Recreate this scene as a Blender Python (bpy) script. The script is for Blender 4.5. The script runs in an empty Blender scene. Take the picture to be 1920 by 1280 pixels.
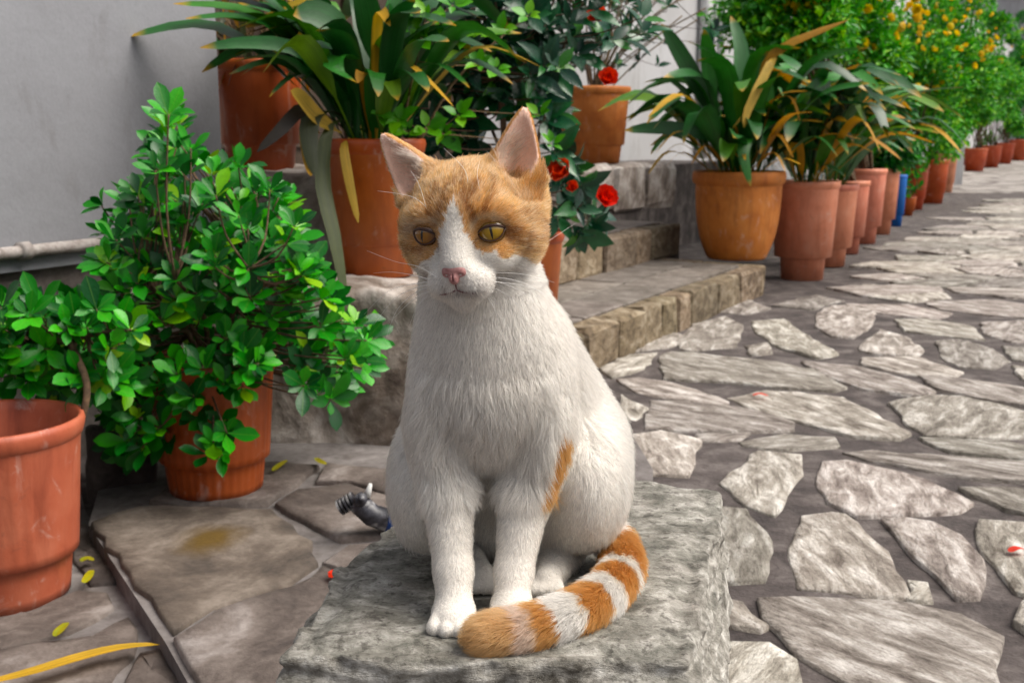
import bpy, bmesh, math, random
import numpy as np
from mathutils import Vector, Matrix, Euler
random.seed(7); rng = np.random.default_rng(11)
SC = bpy.context.scene
COL = SC.collection
R = math.radians
# ------------------------------------------------------------------ camera, sky, sun, exposure
CAMZ, PITCH, FPX = 0.75, R(10.4), 2100.0
cd = bpy.data.cameras.new('camera'); cam = bpy.data.objects.new('camera', cd); COL.objects.link(cam)
cam.location = (0, 0, CAMZ); cam.rotation_euler = (R(90) - PITCH, 0, 0)
cd.sensor_width = 36; cd.sensor_fit = 'HORIZONTAL'; cd.lens = 36 * FPX / 1920
cd.clip_start = 0.02; cd.clip_end = 500
cd.dof.use_dof = True; cd.dof.focus_distance = 0.88; cd.dof.aperture_fstop = 16.0
SC.camera = cam
SUN_AZ, SUN_EL = R(98), R(56)      # clockwise from +Y (away from the camera), towards +X
w = bpy.data.worlds.new('World'); SC.world = w; w.use_nodes = True
nt = w.node_tree; nt.nodes.clear()
sky = nt.nodes.new('ShaderNodeTexSky'); sky.sky_type = 'NISHITA'; sky.sun_disc = False
sky.sun_elevation = SUN_EL; sky.sun_rotation = SUN_AZ; sky.air_density = 1.0; sky.dust_density = 6.0; sky.ozone_density = 0.6
hs = nt.nodes.new('ShaderNodeHueSaturation'); hs.inputs['Saturation'].default_value = 0.45
bg = nt.nodes.new('ShaderNodeBackground'); bg.inputs['Strength'].default_value = 0.068
wo = nt.nodes.new('ShaderNodeOutputWorld')
nt.links.new(sky.outputs[0], hs.inputs['Color']); nt.links.new(hs.outputs[0], bg.inputs['Color']); nt.links.new(bg.outputs[0], wo.inputs['Surface'])
sd = bpy.data.lights.new('sun', 'SUN'); sun = bpy.data.objects.new('sun', sd); COL.objects.link(sun)
sd.energy = 1.5; sd.angle = R(45); sd.color = (1.0, 0.94, 0.85)
sv = Vector((math.sin(SUN_AZ) * math.cos(SUN_EL), math.cos(SUN_AZ) * math.cos(SUN_EL), math.sin(SUN_EL)))
sun.rotation_euler = sv.to_track_quat('Z', 'Y').to_euler()
SC.view_settings.view_transform = 'Standard'; SC.view_settings.look = 'None'
SC.view_settings.exposure = 1.3; SC.view_settings.gamma = 1.0
SC.render.engine = 'CYCLES'
SC.cycles.max_bounces = 7; SC.cycles.diffuse_bounces = 3; SC.cycles.glossy_bounces = 3; SC.cycles.transmission_bounces = 6
SC.cycles.use_denoising = True
SC.cycles.sample_clamp_indirect = 4.0
SC.cycles_curves.shape = 'RIBBONS'
# ------------------------------------------------------------------ pixel -> place helpers (1920x1280 photograph)
cp, sp = math.cos(PITCH), math.sin(PITCH)
def ray(px, py):
    a, b = (px - 960) / FPX, (640 - py) / FPX
    return Vector((a, cp + b * sp, -sp + b * cp))
def W(px, py, Y):
    r = ray(px, py); t = Y / r.y
    return Vector((r.x * t, Y, CAMZ + r.z * t))
def G(px, py, z=0.0):
    r = ray(px, py); t = (z - CAMZ) / r.z
    return Vector((r.x * t, r.y * t, z))
def proj(P):
    P = np.asarray(P, float); x, y, z = P[..., 0], P[..., 1], P[..., 2] - CAMZ
    d = y * cp - z * sp; v = y * sp + z * cp
    return 960 + FPX * x / d, 640 - FPX * v / d
TH = R(28.0)
U = Vector((math.sin(TH), math.cos(TH), 0)); N_ = Vector((math.cos(TH), -math.sin(TH), 0))   # along the street / out of the wall
def SU(s, u, z=0.0):
    v = N_ * s + U * u; return Vector((v.x, v.y, z))
def to_su(p): return (p.x * N_.x + p.y * N_.y, p.x * U.x + p.y * U.y)
# ------------------------------------------------------------------ object helpers
def link(o, parent=None):
    COL.objects.link(o)
    if parent is not None: o.parent = parent
    return o
def tag(o, label=None, cat=None, group=None, kind=None):
    if label: o['label'] = label
    if cat: o['category'] = cat
    if group: o['group'] = group
    if kind: o['kind'] = kind
    return o
def empty(name, loc=(0, 0, 0), rz=0):
    o = bpy.data.objects.new(name, None); o.empty_display_size = 0.05
    o.location = loc; o.rotation_euler = (0, 0, rz); return link(o)
def medata(name, V, F, mat=None, smooth=False):
    me = bpy.data.meshes.new(name); me.from_pydata([tuple(map(float, v)) for v in V], [], [tuple(map(int, f)) for f in F]); me.update()
    if mat: me.materials.append(mat)
    if smooth: me.polygons.foreach_set('use_smooth', [True] * len(me.polygons))
    return me
def fastmesh(name, V, Q, mat=None, smooth=True):
    """numpy quads or tris"""
    me = bpy.data.meshes.new(name); k = Q.shape[1]
    me.vertices.add(len(V)); me.vertices.foreach_set('co', np.asarray(V, np.float32).ravel())
    me.loops.add(len(Q) * k); me.loops.foreach_set('vertex_index', np.asarray(Q, np.int32).ravel())
    me.polygons.add(len(Q)); me.polygons.foreach_set('loop_start', np.arange(0, len(Q) * k, k, dtype=np.int32))
    me.polygons.foreach_set('loop_total', np.full(len(Q), k, np.int32))
    if mat: me.materials.append(mat)
    me.update(calc_edges=True); me.validate()
    if smooth: me.polygons.foreach_set('use_smooth', [True] * len(me.polygons))
    return me
def obj(name, me, parent=None, loc=None, rot=None, scale=None):
    o = bpy.data.objects.new(name, me)
    if loc is not None: o.location = loc
    if rot is not None: o.rotation_euler = rot
    if scale is not None: o.scale = scale if hasattr(scale, '__len__') else (scale,) * 3
    if parent is not None and loc is not None: pass
    return link(o, parent)
class MB:
    def __init__(s): s.v = []; s.f = []
    def add(s, V, F):
        k = len(s.v); s.v += [tuple(v) for v in V]; s.f += [tuple(i + k for i in f) for f in F]
    def tube(s, pts, rad, n=7, cap=True):
        pts = [Vector(p) for p in pts]; m = len(pts)
        if not hasattr(rad, '__len__'): rad = [rad] * m
        V = []; F = []; prev = None
        for i, p in enumerate(pts):
            t = (pts[min(i + 1, m - 1)] - pts[max(i - 1, 0)]).normalized()
            a = prev - t * prev.dot(t) if prev is not None else t.orthogonal()
            a = a.normalized() if a.length > 1e-6 else t.orthogonal().normalized()
            prev = a; b = t.cross(a)
            for k in range(n):
                q = 2 * math.pi * k / n
                V.append(p + (a * math.cos(q) + b * math.sin(q)) * rad[i])
        for i in range(m - 1):
            for k in range(n): F.append((i * n + k, i * n + (k + 1) % n, (i + 1) * n + (k + 1) % n, (i + 1) * n + k))
        if cap: F.append(tuple(reversed(range(n)))); F.append(tuple((m - 1) * n + k for k in range(n)))
        s.add(V, F); return s
    def box(s, lo, hi, M=None):
        x0, y0, z0 = lo; x1, y1, z1 = hi
        V = [Vector(c) for c in ((x0, y0, z0), (x1, y0, z0), (x1, y1, z0), (x0, y1, z0), (x0, y0, z1), (x1, y0, z1), (x1, y1, z1), (x0, y1, z1))]
        if M is not None: V = [M @ v for v in V]
        s.add(V, [(3, 2, 1, 0), (4, 5, 6, 7), (0, 1, 5, 4), (1, 2, 6, 5), (2, 3, 7, 6), (3, 0, 4, 7)]); return s
    def data(s, name, mat, smooth=False): return medata(name, s.v, s.f, mat, smooth)
    def build(s, name, mat, parent=None, smooth=False): return obj(name, s.data(name, mat, smooth), parent)
def smoothpath(pts, n=6):
    """Catmull-Rom through points"""
    pts = [Vector(p) for p in pts]; out = []
    for i in range(len(pts) - 1):
        a = pts[max(i - 1, 0)]; b = pts[i]; c = pts[i + 1]; d = pts[min(i + 2, len(pts) - 1)]
        for k in range(n):
            t = k / n
            out.append(.5 * ((2 * b) + (c - a) * t + (2 * a - 5 * b + 4 * c - d) * t * t + (-a + 3 * b - 3 * c + d) * t ** 3))
    out.append(pts[-1]); return out
# ------------------------------------------------------------------ numpy noise, SDF grid, surface nets
def vnoise(P, freq, seed=0):
    P = np.asarray(P, np.float64) * freq + seed * 17.31
    i = np.floor(P).astype(np.int64); f = P - i; f = f * f * (3 - 2 * f)
    def h(dx, dy, dz):
        n = ((i[..., 0] + dx) * 374761393 + (i[..., 1] + dy) * 668265263 + (i[..., 2] + dz) * 2147483647 + seed * 1274126177) & 0xffffffff
        n = ((n ^ (n >> 13)) * 1274126177) & 0xffffffff
        n = ((n ^ (n >> 16)) * 2246822519) & 0xffffffff
        return (n & 0xffff) / 32767.5 - 1
    x, y, z = f[..., 0], f[..., 1], f[..., 2]
    def l(a, b, t): return a + (b - a) * t
    return l(l(l(h(0,0,0), h(1,0,0), x), l(h(0,1,0), h(1,1,0), x), y), l(l(h(0,0,1), h(1,0,1), x), l(h(0,1,1), h(1,1,1), x), y), z)
def fbm(P, freq, oct=3, seed=0):
    return sum(vnoise(P, freq * 2 ** o, seed + o) * .5 ** o for o in range(oct))
class Grid:
    def __init__(s, lo, hi, res):
        s.lo = np.array(lo, float); s.res = res
        s.n = np.ceil((np.array(hi) - s.lo) / res).astype(int) + 1
        s.F = np.full(s.n, 1.0, np.float32)
    def sub(s, lo, hi):
        a = np.clip(np.floor((np.array(lo) - s.lo) / s.res).astype(int), 0, s.n); b = np.clip(np.ceil((np.array(hi) - s.lo) / s.res).astype(int) + 1, 0, s.n)
        return a, b
    def pts(s, a, b):
        ax = [s.lo[k] + s.res * np.arange(a[k], b[k]) for k in range(3)]
        return np.stack(np.meshgrid(*ax, indexing='ij'), -1).astype(np.float32)
    def op(s, fn, lo, hi, k=.01, mode='u', pad=.02):
        a, b = s.sub(np.array(lo) - pad, np.array(hi) + pad)
        if np.any(b <= a): return
        sl = tuple(slice(a[i], b[i]) for i in range(3))
        d = fn(s.pts(a, b)).astype(np.float32); F = s.F[sl]
        if mode == 'u':
            h = np.clip(.5 + .5 * (d - F) / k, 0, 1); s.F[sl] = d * (1 - h) + F * h - k * h * (1 - h)
        else:
            d = -d; h = np.clip(.5 - .5 * (d - F) / k, 0, 1); s.F[sl] = d * (1 - h) + F * h + k * h * (1 - h)
    def ell(s, c, r, k=.01, M=None, mode='u'):
        c = np.array(c, float); r = np.array(r, float); e = np.full(3, r.max()) if M is not None else r
        Mi = None if M is None else np.array(M, float)     # columns = local axes
        def fn(P):
            q = P - c
            if Mi is not None: q = q @ Mi
            k0 = np.linalg.norm(q / r, axis=-1); k1 = np.linalg.norm(q / (r * r), axis=-1) + 1e-9
            return k0 * (k0 - 1) / k1
        s.op(fn, c - e, c + e, k, mode)
    def cap(s, a, b, ra, rb, k=.01, mode='u'):
        a = np.array(a, float); b = np.array(b, float); d = b - a; L = d @ d + 1e-12; m = max(ra, rb)
        def fn(P):
            q = P - a; t = np.clip((q @ d) / L, 0, 1)
            return np.linalg.norm(q - t[..., None] * d, axis=-1) - (ra + (rb - ra) * t)
        s.op(fn, np.minimum(a, b) - m, np.maximum(a, b) + m, k, mode)
    def mesh(s, smooth=1):
        F = s.F; S = F < 0
        c = np.zeros(np.array(F.shape) - 1, np.int8)
        for dx in (0, 1):
            for dy in (0, 1):
                for dz in (0, 1): c += S[dx:F.shape[0]-1+dx, dy:F.shape[1]-1+dy, dz:F.shape[2]-1+dz]
        cells = np.argwhere((c > 0) & (c < 8)); idx = np.full(c.shape, -1, np.int64); idx[tuple(cells.T)] = np.arange(len(cells))
        acc = np.zeros((len(cells), 3)); cnt = np.zeros(len(cells))
        cor = [(i, j, k) for i in (0, 1) for j in (0, 1) for k in (0, 1)]
        for p in cor:
            for ax in range(3):
                if p[ax]: continue
                q = list(p); q[ax] = 1; q = tuple(q)
                f0 = F[tuple((cells + p).T)]; f1 = F[tuple((cells + q).T)]; m = (f0 < 0) != (f1 < 0)
                t = np.where(m, f0 / np.where(m, f0 - f1, 1), 0)
                pt = np.array(p, float) + t[:, None] * (np.array(q) - np.array(p))
                acc += pt * m[:, None]; cnt += m
        V = s.lo + s.res * (cells + acc / cnt[:, None]); Q = []
        for ax in range(3):
            o = [1, 1, 1]; o[ax] = 0
            A = S[tuple(slice(o[i], -1) for i in range(3))]
            sl = [slice(o[i], -1) for i in range(3)]; sl[ax] = slice(1, None); B = S[tuple(sl)]
            e = np.argwhere(A != B); flip = A[tuple(e.T)]; e = e + o
            b, cc = [(1, 2), (2, 0), (0, 1)][ax]
            def at(db, dc):
                z = e.copy(); z[:, b] -= db; z[:, cc] -= dc
                ok = np.all((z >= 0) & (z < np.array(c.shape)), axis=1); r = np.full(len(z), -1); r[ok] = idx[tuple(z[ok].T)]; return r
            q = np.stack([at(1, 1), at(0, 1), at(0, 0), at(1, 0)], 1); q[~flip] = q[~flip][:, ::-1]
            Q.append(q[np.all(q >= 0, axis=1)])
        Q = np.concatenate(Q)
        for _ in range(smooth):
            a = np.zeros_like(V); n = np.zeros(len(V))
            for i in range(4):
                np.add.at(a, Q[:, i], V[Q[:, (i + 1) % 4]]); np.add.at(n, Q[:, i], 1)
            V = .5 * V + .5 * a / np.maximum(n, 1)[:, None]
        return V, Q
# ------------------------------------------------------------------ materials
def newmat(name):
    m = bpy.data.materials.new(name); m.use_nodes = True; t = m.node_tree
    return m, t, t.nodes['Principled BSDF']
def nd(t, kind, **kw):
    n = t.nodes.new(kind)
    for k, v in kw.items():
        if k in n.inputs.keys(): n.inputs[k].default_value = v
        else: setattr(n, k, v)
    return n
def ramp(t, fac, stops):
    r = t.nodes.new('ShaderNodeValToRGB'); t.links.new(fac, r.inputs[0])
    e = r.color_ramp.elements
    while len(e) < len(stops): e.new(.5)
    for x, (p, c) in zip(e, stops): x.position = p; x.color = (*c, 1) if len(c) == 3 else c
    return r.outputs[0]
def mixc(t, a, b, fac, mode='MIX'):
    m = t.nodes.new('ShaderNodeMix'); m.data_type = 'RGBA'; m.blend_type = mode
    for sock, v in ((m.inputs[0], fac), (m.inputs[6], a), (m.inputs[7], b)):
        if hasattr(v, 'default_value') or hasattr(v, 'is_output'): t.links.new(v, sock)
        elif hasattr(v, '__len__'): sock.default_value = (*v, 1)[:4]
        else: sock.default_value = v
    return m.outputs[2]
def coords(t, scale=(1, 1, 1), rand=True, kind='Object'):
    tc = t.nodes.new('ShaderNodeTexCoord'); mp = t.nodes.new('ShaderNodeMapping'); mp.inputs['Scale'].default_value = scale
    t.links.new(tc.outputs[kind], mp.inputs['Vector'])
    if rand:
        oi = t.nodes.new('ShaderNodeObjectInfo'); mu = t.nodes.new('ShaderNodeMath'); mu.operation = 'MULTIPLY'; mu.inputs[1].default_value = 37.0
        t.links.new(oi.outputs['Random'], mu.inputs[0]); t.links.new(mu.outputs[0], mp.inputs['Location'])
    return mp.outputs[0]
def noise(t, vec, scale, detail=6, rough=.6, dist=0):
    n = nd(t, 'ShaderNodeTexNoise', Scale=scale, Detail=detail, Roughness=rough, Distortion=dist)
    t.links.new(vec, n.inputs['Vector']); return n.outputs['Fac']
def bump(t, b, h, strength=.5, dist=.01):
    n = nd(t, 'ShaderNodeBump', Strength=strength, Distance=dist); t.links.new(h, n.inputs['Height']); t.links.new(n.outputs[0], b.inputs['Normal'])
def hueval(t, col, vamt=.3, hamt=.0, samt=0.0):
    """per-object value / hue variation"""
    oi = t.nodes.new('ShaderNodeObjectInfo'); h = t.nodes.new('ShaderNodeHueSaturation')
    mr = t.nodes.new('ShaderNodeMapRange'); mr.inputs[3].default_value = 1 - vamt; mr.inputs[4].default_value = 1 + vamt
    t.links.new(oi.outputs['Random'], mr.inputs[0]); t.links.new(mr.outputs[0], h.inputs['Value'])
    if hamt:
        m2 = t.nodes.new('ShaderNodeMath'); m2.operation = 'FRACT'; m3 = t.nodes.new('ShaderNodeMath'); m3.operation = 'MULTIPLY'; m3.inputs[1].default_value = 7.7
        t.links.new(oi.outputs['Random'], m3.inputs[0]); t.links.new(m3.outputs[0], m2.inputs[0])
        mr2 = t.nodes.new('ShaderNodeMapRange'); mr2.inputs[3].default_value = .5 - hamt; mr2.inputs[4].default_value = .5 + hamt
        t.links.new(m2.outputs[0], mr2.inputs[0]); t.links.new(mr2.outputs[0], h.inputs['Hue'])
    t.links.new(col, h.inputs['Color']); return h.outputs[0]
def stone_mat(name, dark, mid, light, stretch=(2, 9, 6), sc=6.0, rough=.8, bstr=.6, bdist=.006, var=.18, hue=.01, speck=0.0):
    m, t, b = newmat(name)
    v = coords(t, stretch); v2 = coords(t)
    n1 = noise(t, v, sc, 8, .65, .6); n2 = noise(t, v2, sc * 3.1, 5, .6)
    c = ramp(t, n1, [(.34, dark), (.5, mid), (.66, light)])
    c2 = ramp(t, n2, [(.3, (.55, .52, .5)), (.6, (1, 1, 1))])
    c = mixc(t, c, c2, .75, 'MULTIPLY')
    if speck:
        n3 = noise(t, v2, 90, 3, .7); s3 = ramp(t, n3, [(.36, (.25, .23, .22)), (.45, (1, 1, 1))]); c = mixc(t, c, s3, speck, 'MULTIPLY')
    c = hueval(t, c, var, hue); t.links.new(c, b.inputs['Base Color']); b.inputs['Roughness'].default_value = rough
    n5 = noise(t, v, sc * 5, 5, .7); c5 = ramp(t, n5, [(.34, (.3, .27, .25)), (.44, (1, 1, 1))]); c = mixc(t, c, c5, .6, 'MULTIPLY'); n6 = noise(t, v2, 150, 3, .7); c = mixc(t, c, ramp(t, n6, [(.3, (.5, .48, .46)), (.5, (1, 1, 1)), (.75, (1.25, 1.25, 1.25))]), .55, 'MULTIPLY'); t.links.new(c, b.inputs['Base Color'])
    ad = t.nodes.new('ShaderNodeMath'); ad.operation = 'ADD'; t.links.new(n1, ad.inputs[0]); t.links.new(n5, ad.inputs[1])
    bump(t, b, ad.outputs[0], bstr, bdist); return m
def rough_mat(name, stops, sc=8, sc2=60, rough=.85, bstr=.5, bdist=.006, dirt=None, rand=False):
    """mottled surface: ramp over coarse noise multiplied by fine grain"""
    m, t, b = newmat(name); v = coords(t, rand=rand)
    n1 = noise(t, v, sc, 7, .62, .4); n2 = noise(t, v, sc2, 4, .65)
    n4 = noise(t, v, sc * 3.3, 6, .65); c = ramp(t, n1, stops); c = mixc(t, c, ramp(t, n4, [(.34, (.5, .46, .44)), (.5, (1, 1, 1)), (.72, (1, 1, 1))]), .5, 'MULTIPLY'); c = mixc(t, c, ramp(t, n2, [(.3, (.6, .58, .56)), (.62, (1, 1, 1))]), .7, 'MULTIPLY')
    t.links.new(c, b.inputs['Base Color']); b.inputs['Roughness'].default_value = rough
    ad = t.nodes.new('ShaderNodeMath'); ad.operation = 'MULTIPLY_ADD'; ad.inputs[1].default_value = .35
    t.links.new(n2, ad.inputs[0]); t.links.new(n1, ad.inputs[2]); bump(t, b, ad.outputs[0], bstr, bdist); return m
def plain(name, c, rough=.5, spec=.5):
    m, t, b = newmat(name); v = coords(t, rand=False); n = noise(t, v, 25, 4)
    t.links.new(ramp(t, n, [(.3, [x * .8 for x in c]), (.7, [min(1, x * 1.15) for x in c])]), b.inputs['Base Color'])
    b.inputs['Roughness'].default_value = rough; b.inputs['Specular IOR Level'].default_value = spec; return m
# ================================================================== GROUND, STREET, STEPS, LEDGE, HOUSE
M_mortar = rough_mat('mortar', [(.36, (.035, .028, .027)), (.5, (.070, .058, .055)), (.62, (.135, .118, .112))], 9, 110, .9, 1.0, .010)
M_pave = stone_mat('paving_marble', (.12, .10, .085), (.33, .30, .268), (.66, .63, .595), (2.5, 8, 6), 3.6, .75, 1.0, .008, .34, .025)
M_flag = rough_mat('flagstone', [(.34, (.042, .033, .030)), (.46, (.095, .077, .068)), (.56, (.16, .135, .122)), (.68, (.29, .262, .248))], 5, 85, .85, .9, .008, rand=True)
def flag_stain():
    m, t, b = newmat('flagstone_stained'); v = coords(t, rand=False)
    n1 = noise(t, v, 6, 7, .66, .4); n2 = noise(t, v, 85, 5, .7)
    c = ramp(t, n1, [(.36, (.045, .036, .030)), (.5, (.11, .089, .073)), (.64, (.22, .188, .162))])
    p = G(395, 1010, .05)
    tc = t.nodes.new('ShaderNodeTexCoord'); mp = t.nodes.new('ShaderNodeMapping'); mp.vector_type = 'TEXTURE'
    mp.inputs['Location'].default_value = (p.x, p.y, 0); mp.inputs['Scale'].default_value = (.15, .17, 9)
    t.links.new(tc.outputs['Object'], mp.inputs[0])
    ln = t.nodes.new('ShaderNodeVectorMath'); ln.operation = 'LENGTH'; t.links.new(mp.outputs[0], ln.inputs[0])
    ad = t.nodes.new('ShaderNodeMath'); ad.operation = 'MULTIPLY_ADD'; ad.inputs[1].default_value = .9; t.links.new(n1, ad.inputs[0]); t.links.new(ln.outputs['Value'], ad.inputs[2])
    c = mixc(t, (.10, .062, .016), c, ramp(t, ad.outputs[0], [(.55, (0, 0, 0)), (1.25, (1, 1, 1))]))
    c = mixc(t, c, ramp(t, n2, [(.3, (.6, .58, .56)), (.62, (1, 1, 1))]), .7, 'MULTIPLY')
    t.links.new(c, b.inputs['Base Color']); b.inputs['Roughness'].default_value = .85; bump(t, b, n2, .5, .004); return m
M_flag2 = flag_stain()
M_cement = rough_mat('cement_joint', [(.3, (.10, .088, .085)), (.55, (.18, .165, .16)), (.75, (.30, .28, .275))], 7, 50, .9, .5, .004)
M_ground = rough_mat('ground', [(.3, (.05, .04, .038)), (.7, (.13, .115, .105))], 4, 40, .95, .6, .008)
M_riser = stone_mat('riser_stone', (.08, .058, .036), (.20, .155, .105), (.36, .31, .24), (3, 3, 5), 5, .85, .8, .008, .3, .012)
M_tile = stone_mat('tread_tile', (.10, .085, .072), (.175, .153, .135), (.25, .225, .205), (3, 3, 3), 4, .7, .4, .004, .18, .01)
def far_pave():
    """beyond where single stones can be told apart"""
    m, t, b = newmat('far_paving'); v = coords(t, (1.5, 3.4, 1), rand=False)
    vo = t.nodes.new('ShaderNodeTexVoronoi'); vo.feature = 'DISTANCE_TO_EDGE'; vo.inputs['Scale'].default_value = 1.0; t.links.new(v, vo.inputs['Vector'])
    vc = t.nodes.new('ShaderNodeTexVoronoi'); vc.inputs['Scale'].default_value = 1.0; t.links.new(v, vc.inputs['Vector'])
    n = noise(t, v, 6, 6, .7)
    c = ramp(t, n, [(.3, (.22, .2, .18)), (.7, (.5, .47, .44))])
    c = mixc(t, c, ramp(t, vc.outputs['Color'], [(.2, (.6, .6, .6)), (.8, (1, 1, 1))]), .8, 'MULTIPLY')
    c = mixc(t, (.10, .085, .078), c, ramp(t, vo.outputs['Distance'], [(.06, (0, 0, 0)), (.11, (1, 1, 1))]))
    t.links.new(c, b.inputs['Base Color']); b.inputs['Roughness'].default_value = .85
    bump(t, b, ramp(t, vo.outputs['Distance'], [(.04, (0, 0, 0)), (.14, (1, 1, 1))]), .6, .02); return m
M_farpave = far_pave()

def sheet(name, pts, z, mat, parent=None):
    return obj(name, medata(name, [(p[0], p[1], z) for p in pts], [tuple(range(len(pts)))], mat), parent)
gr = sheet('ground', [(-200, -60), (200, -60), (200, 240), (-200, 240)], -.02, M_ground); tag(gr, 'dark bare earth reaching out around the paved street', 'ground', kind='structure')
# street bed: fine grid so that the mortar is uneven
def heightgrid(name, x0, x1, y0, y1, step, amp, z, mat, fq=3.0):
    xs = np.arange(x0, x1 + step / 2, step); ys = np.arange(y0, y1 + step / 2, step)
    X, Y = np.meshgrid(xs, ys, indexing='ij'); P = np.stack([X, Y, X * 0], -1)
    Z = z + amp * fbm(P, fq, 3, 5)
    V = np.stack([X, Y, Z], -1).reshape(-1, 3); nx, ny = len(xs), len(ys)
    i = np.arange(nx - 1)[:, None] * ny + np.arange(ny - 1)[None]; i = i.ravel()
    return fastmesh(name, V, np.stack([i, i + ny, i + ny + 1, i + 1], 1), mat)
street = obj('street', heightgrid('street', -4.5, 9, -2.5, 15, .06, .006, 0.0, M_mortar))
tag(street, 'crazy-paved lane of pale marble slabs in grey mortar', 'street', kind='structure')
fs = sheet('street_far', [(-2, 15), (60, 15), (60, 70), (-2, 70)], .002, M_farpave); fs.name = 'street_beyond'
tag(fs, 'far stretch of the stone paved lane', 'street', kind='structure')
nearright = sheet('street_side', [(9, -10), (30, -10), (30, 15), (9, 15)], .002, M_farpave); tag(nearright, 'outer side of the stone paved lane', 'street', kind='structure')

def poly_stone(poly, z0, h, mat, parent, name, jit=.012, sub=2, rough=.004, dense=False):
    """irregular slab: rough outline, chamfered rim, uneven top; own origin and long axis"""
    c = sum(poly, Vector((0, 0, 0))) / len(poly)
    # long axis
    best = max(((a - b).length, (a - b)) for a in poly for b in poly) if len(poly) > 2 else (1, Vector((1, 0, 0)))
    ang = math.atan2(best[1].y, best[1].x); Mi = Matrix.Rotation(-ang, 3, 'Z')
    P = [Mi @ (p - c) for p in poly]; out = []
    n = len(P)
    for i in range(n):
        a, b2 = P[i], P[(i + 1) % n]; k = max(1, min(6, int((b2 - a).length / .045))) if sub > 1 else 1
        nn = Vector((-(b2 - a).y, (b2 - a).x, 0)).normalized()
        for j in range(k):
            t = j / k; q = a.lerp(b2, t)
            out.append(q + nn * random.uniform(-jit, jit) * (.4 if j == 0 else 1))
    m = len(out); V = []; F = []
    rr = max(p.length for p in out)
    def ring(scale, z, jz):
        for p in out:
            d = max(0.0, 1 - scale / max(p.length, 1e-4)); V.append((p.x * d, p.y * d, z + random.uniform(-jz, jz)))
    ring(-.003, -.03, 0); ring(0, h * .7, .0015); ring(.005, h, rough); ring(.035 if rr > .06 else .02, h + rough * .6, rough)
    for r in range(3):
        for i in range(m): F.append((r * m + i, r * m + (i + 1) % m, (r + 1) * m + (i + 1) % m, (r + 1) * m + i))
    V.append((0, 0, h + rough * .5)); F += [(3 * m + i, 3 * m + (i + 1) % m, 4 * m) for i in range(m)]
    o = obj(name, medata(name, V, F, mat, True), parent, (c.x, c.y, z0), (random.uniform(-.008, .008), random.uniform(-.008, .008), ang))
    return o
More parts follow.
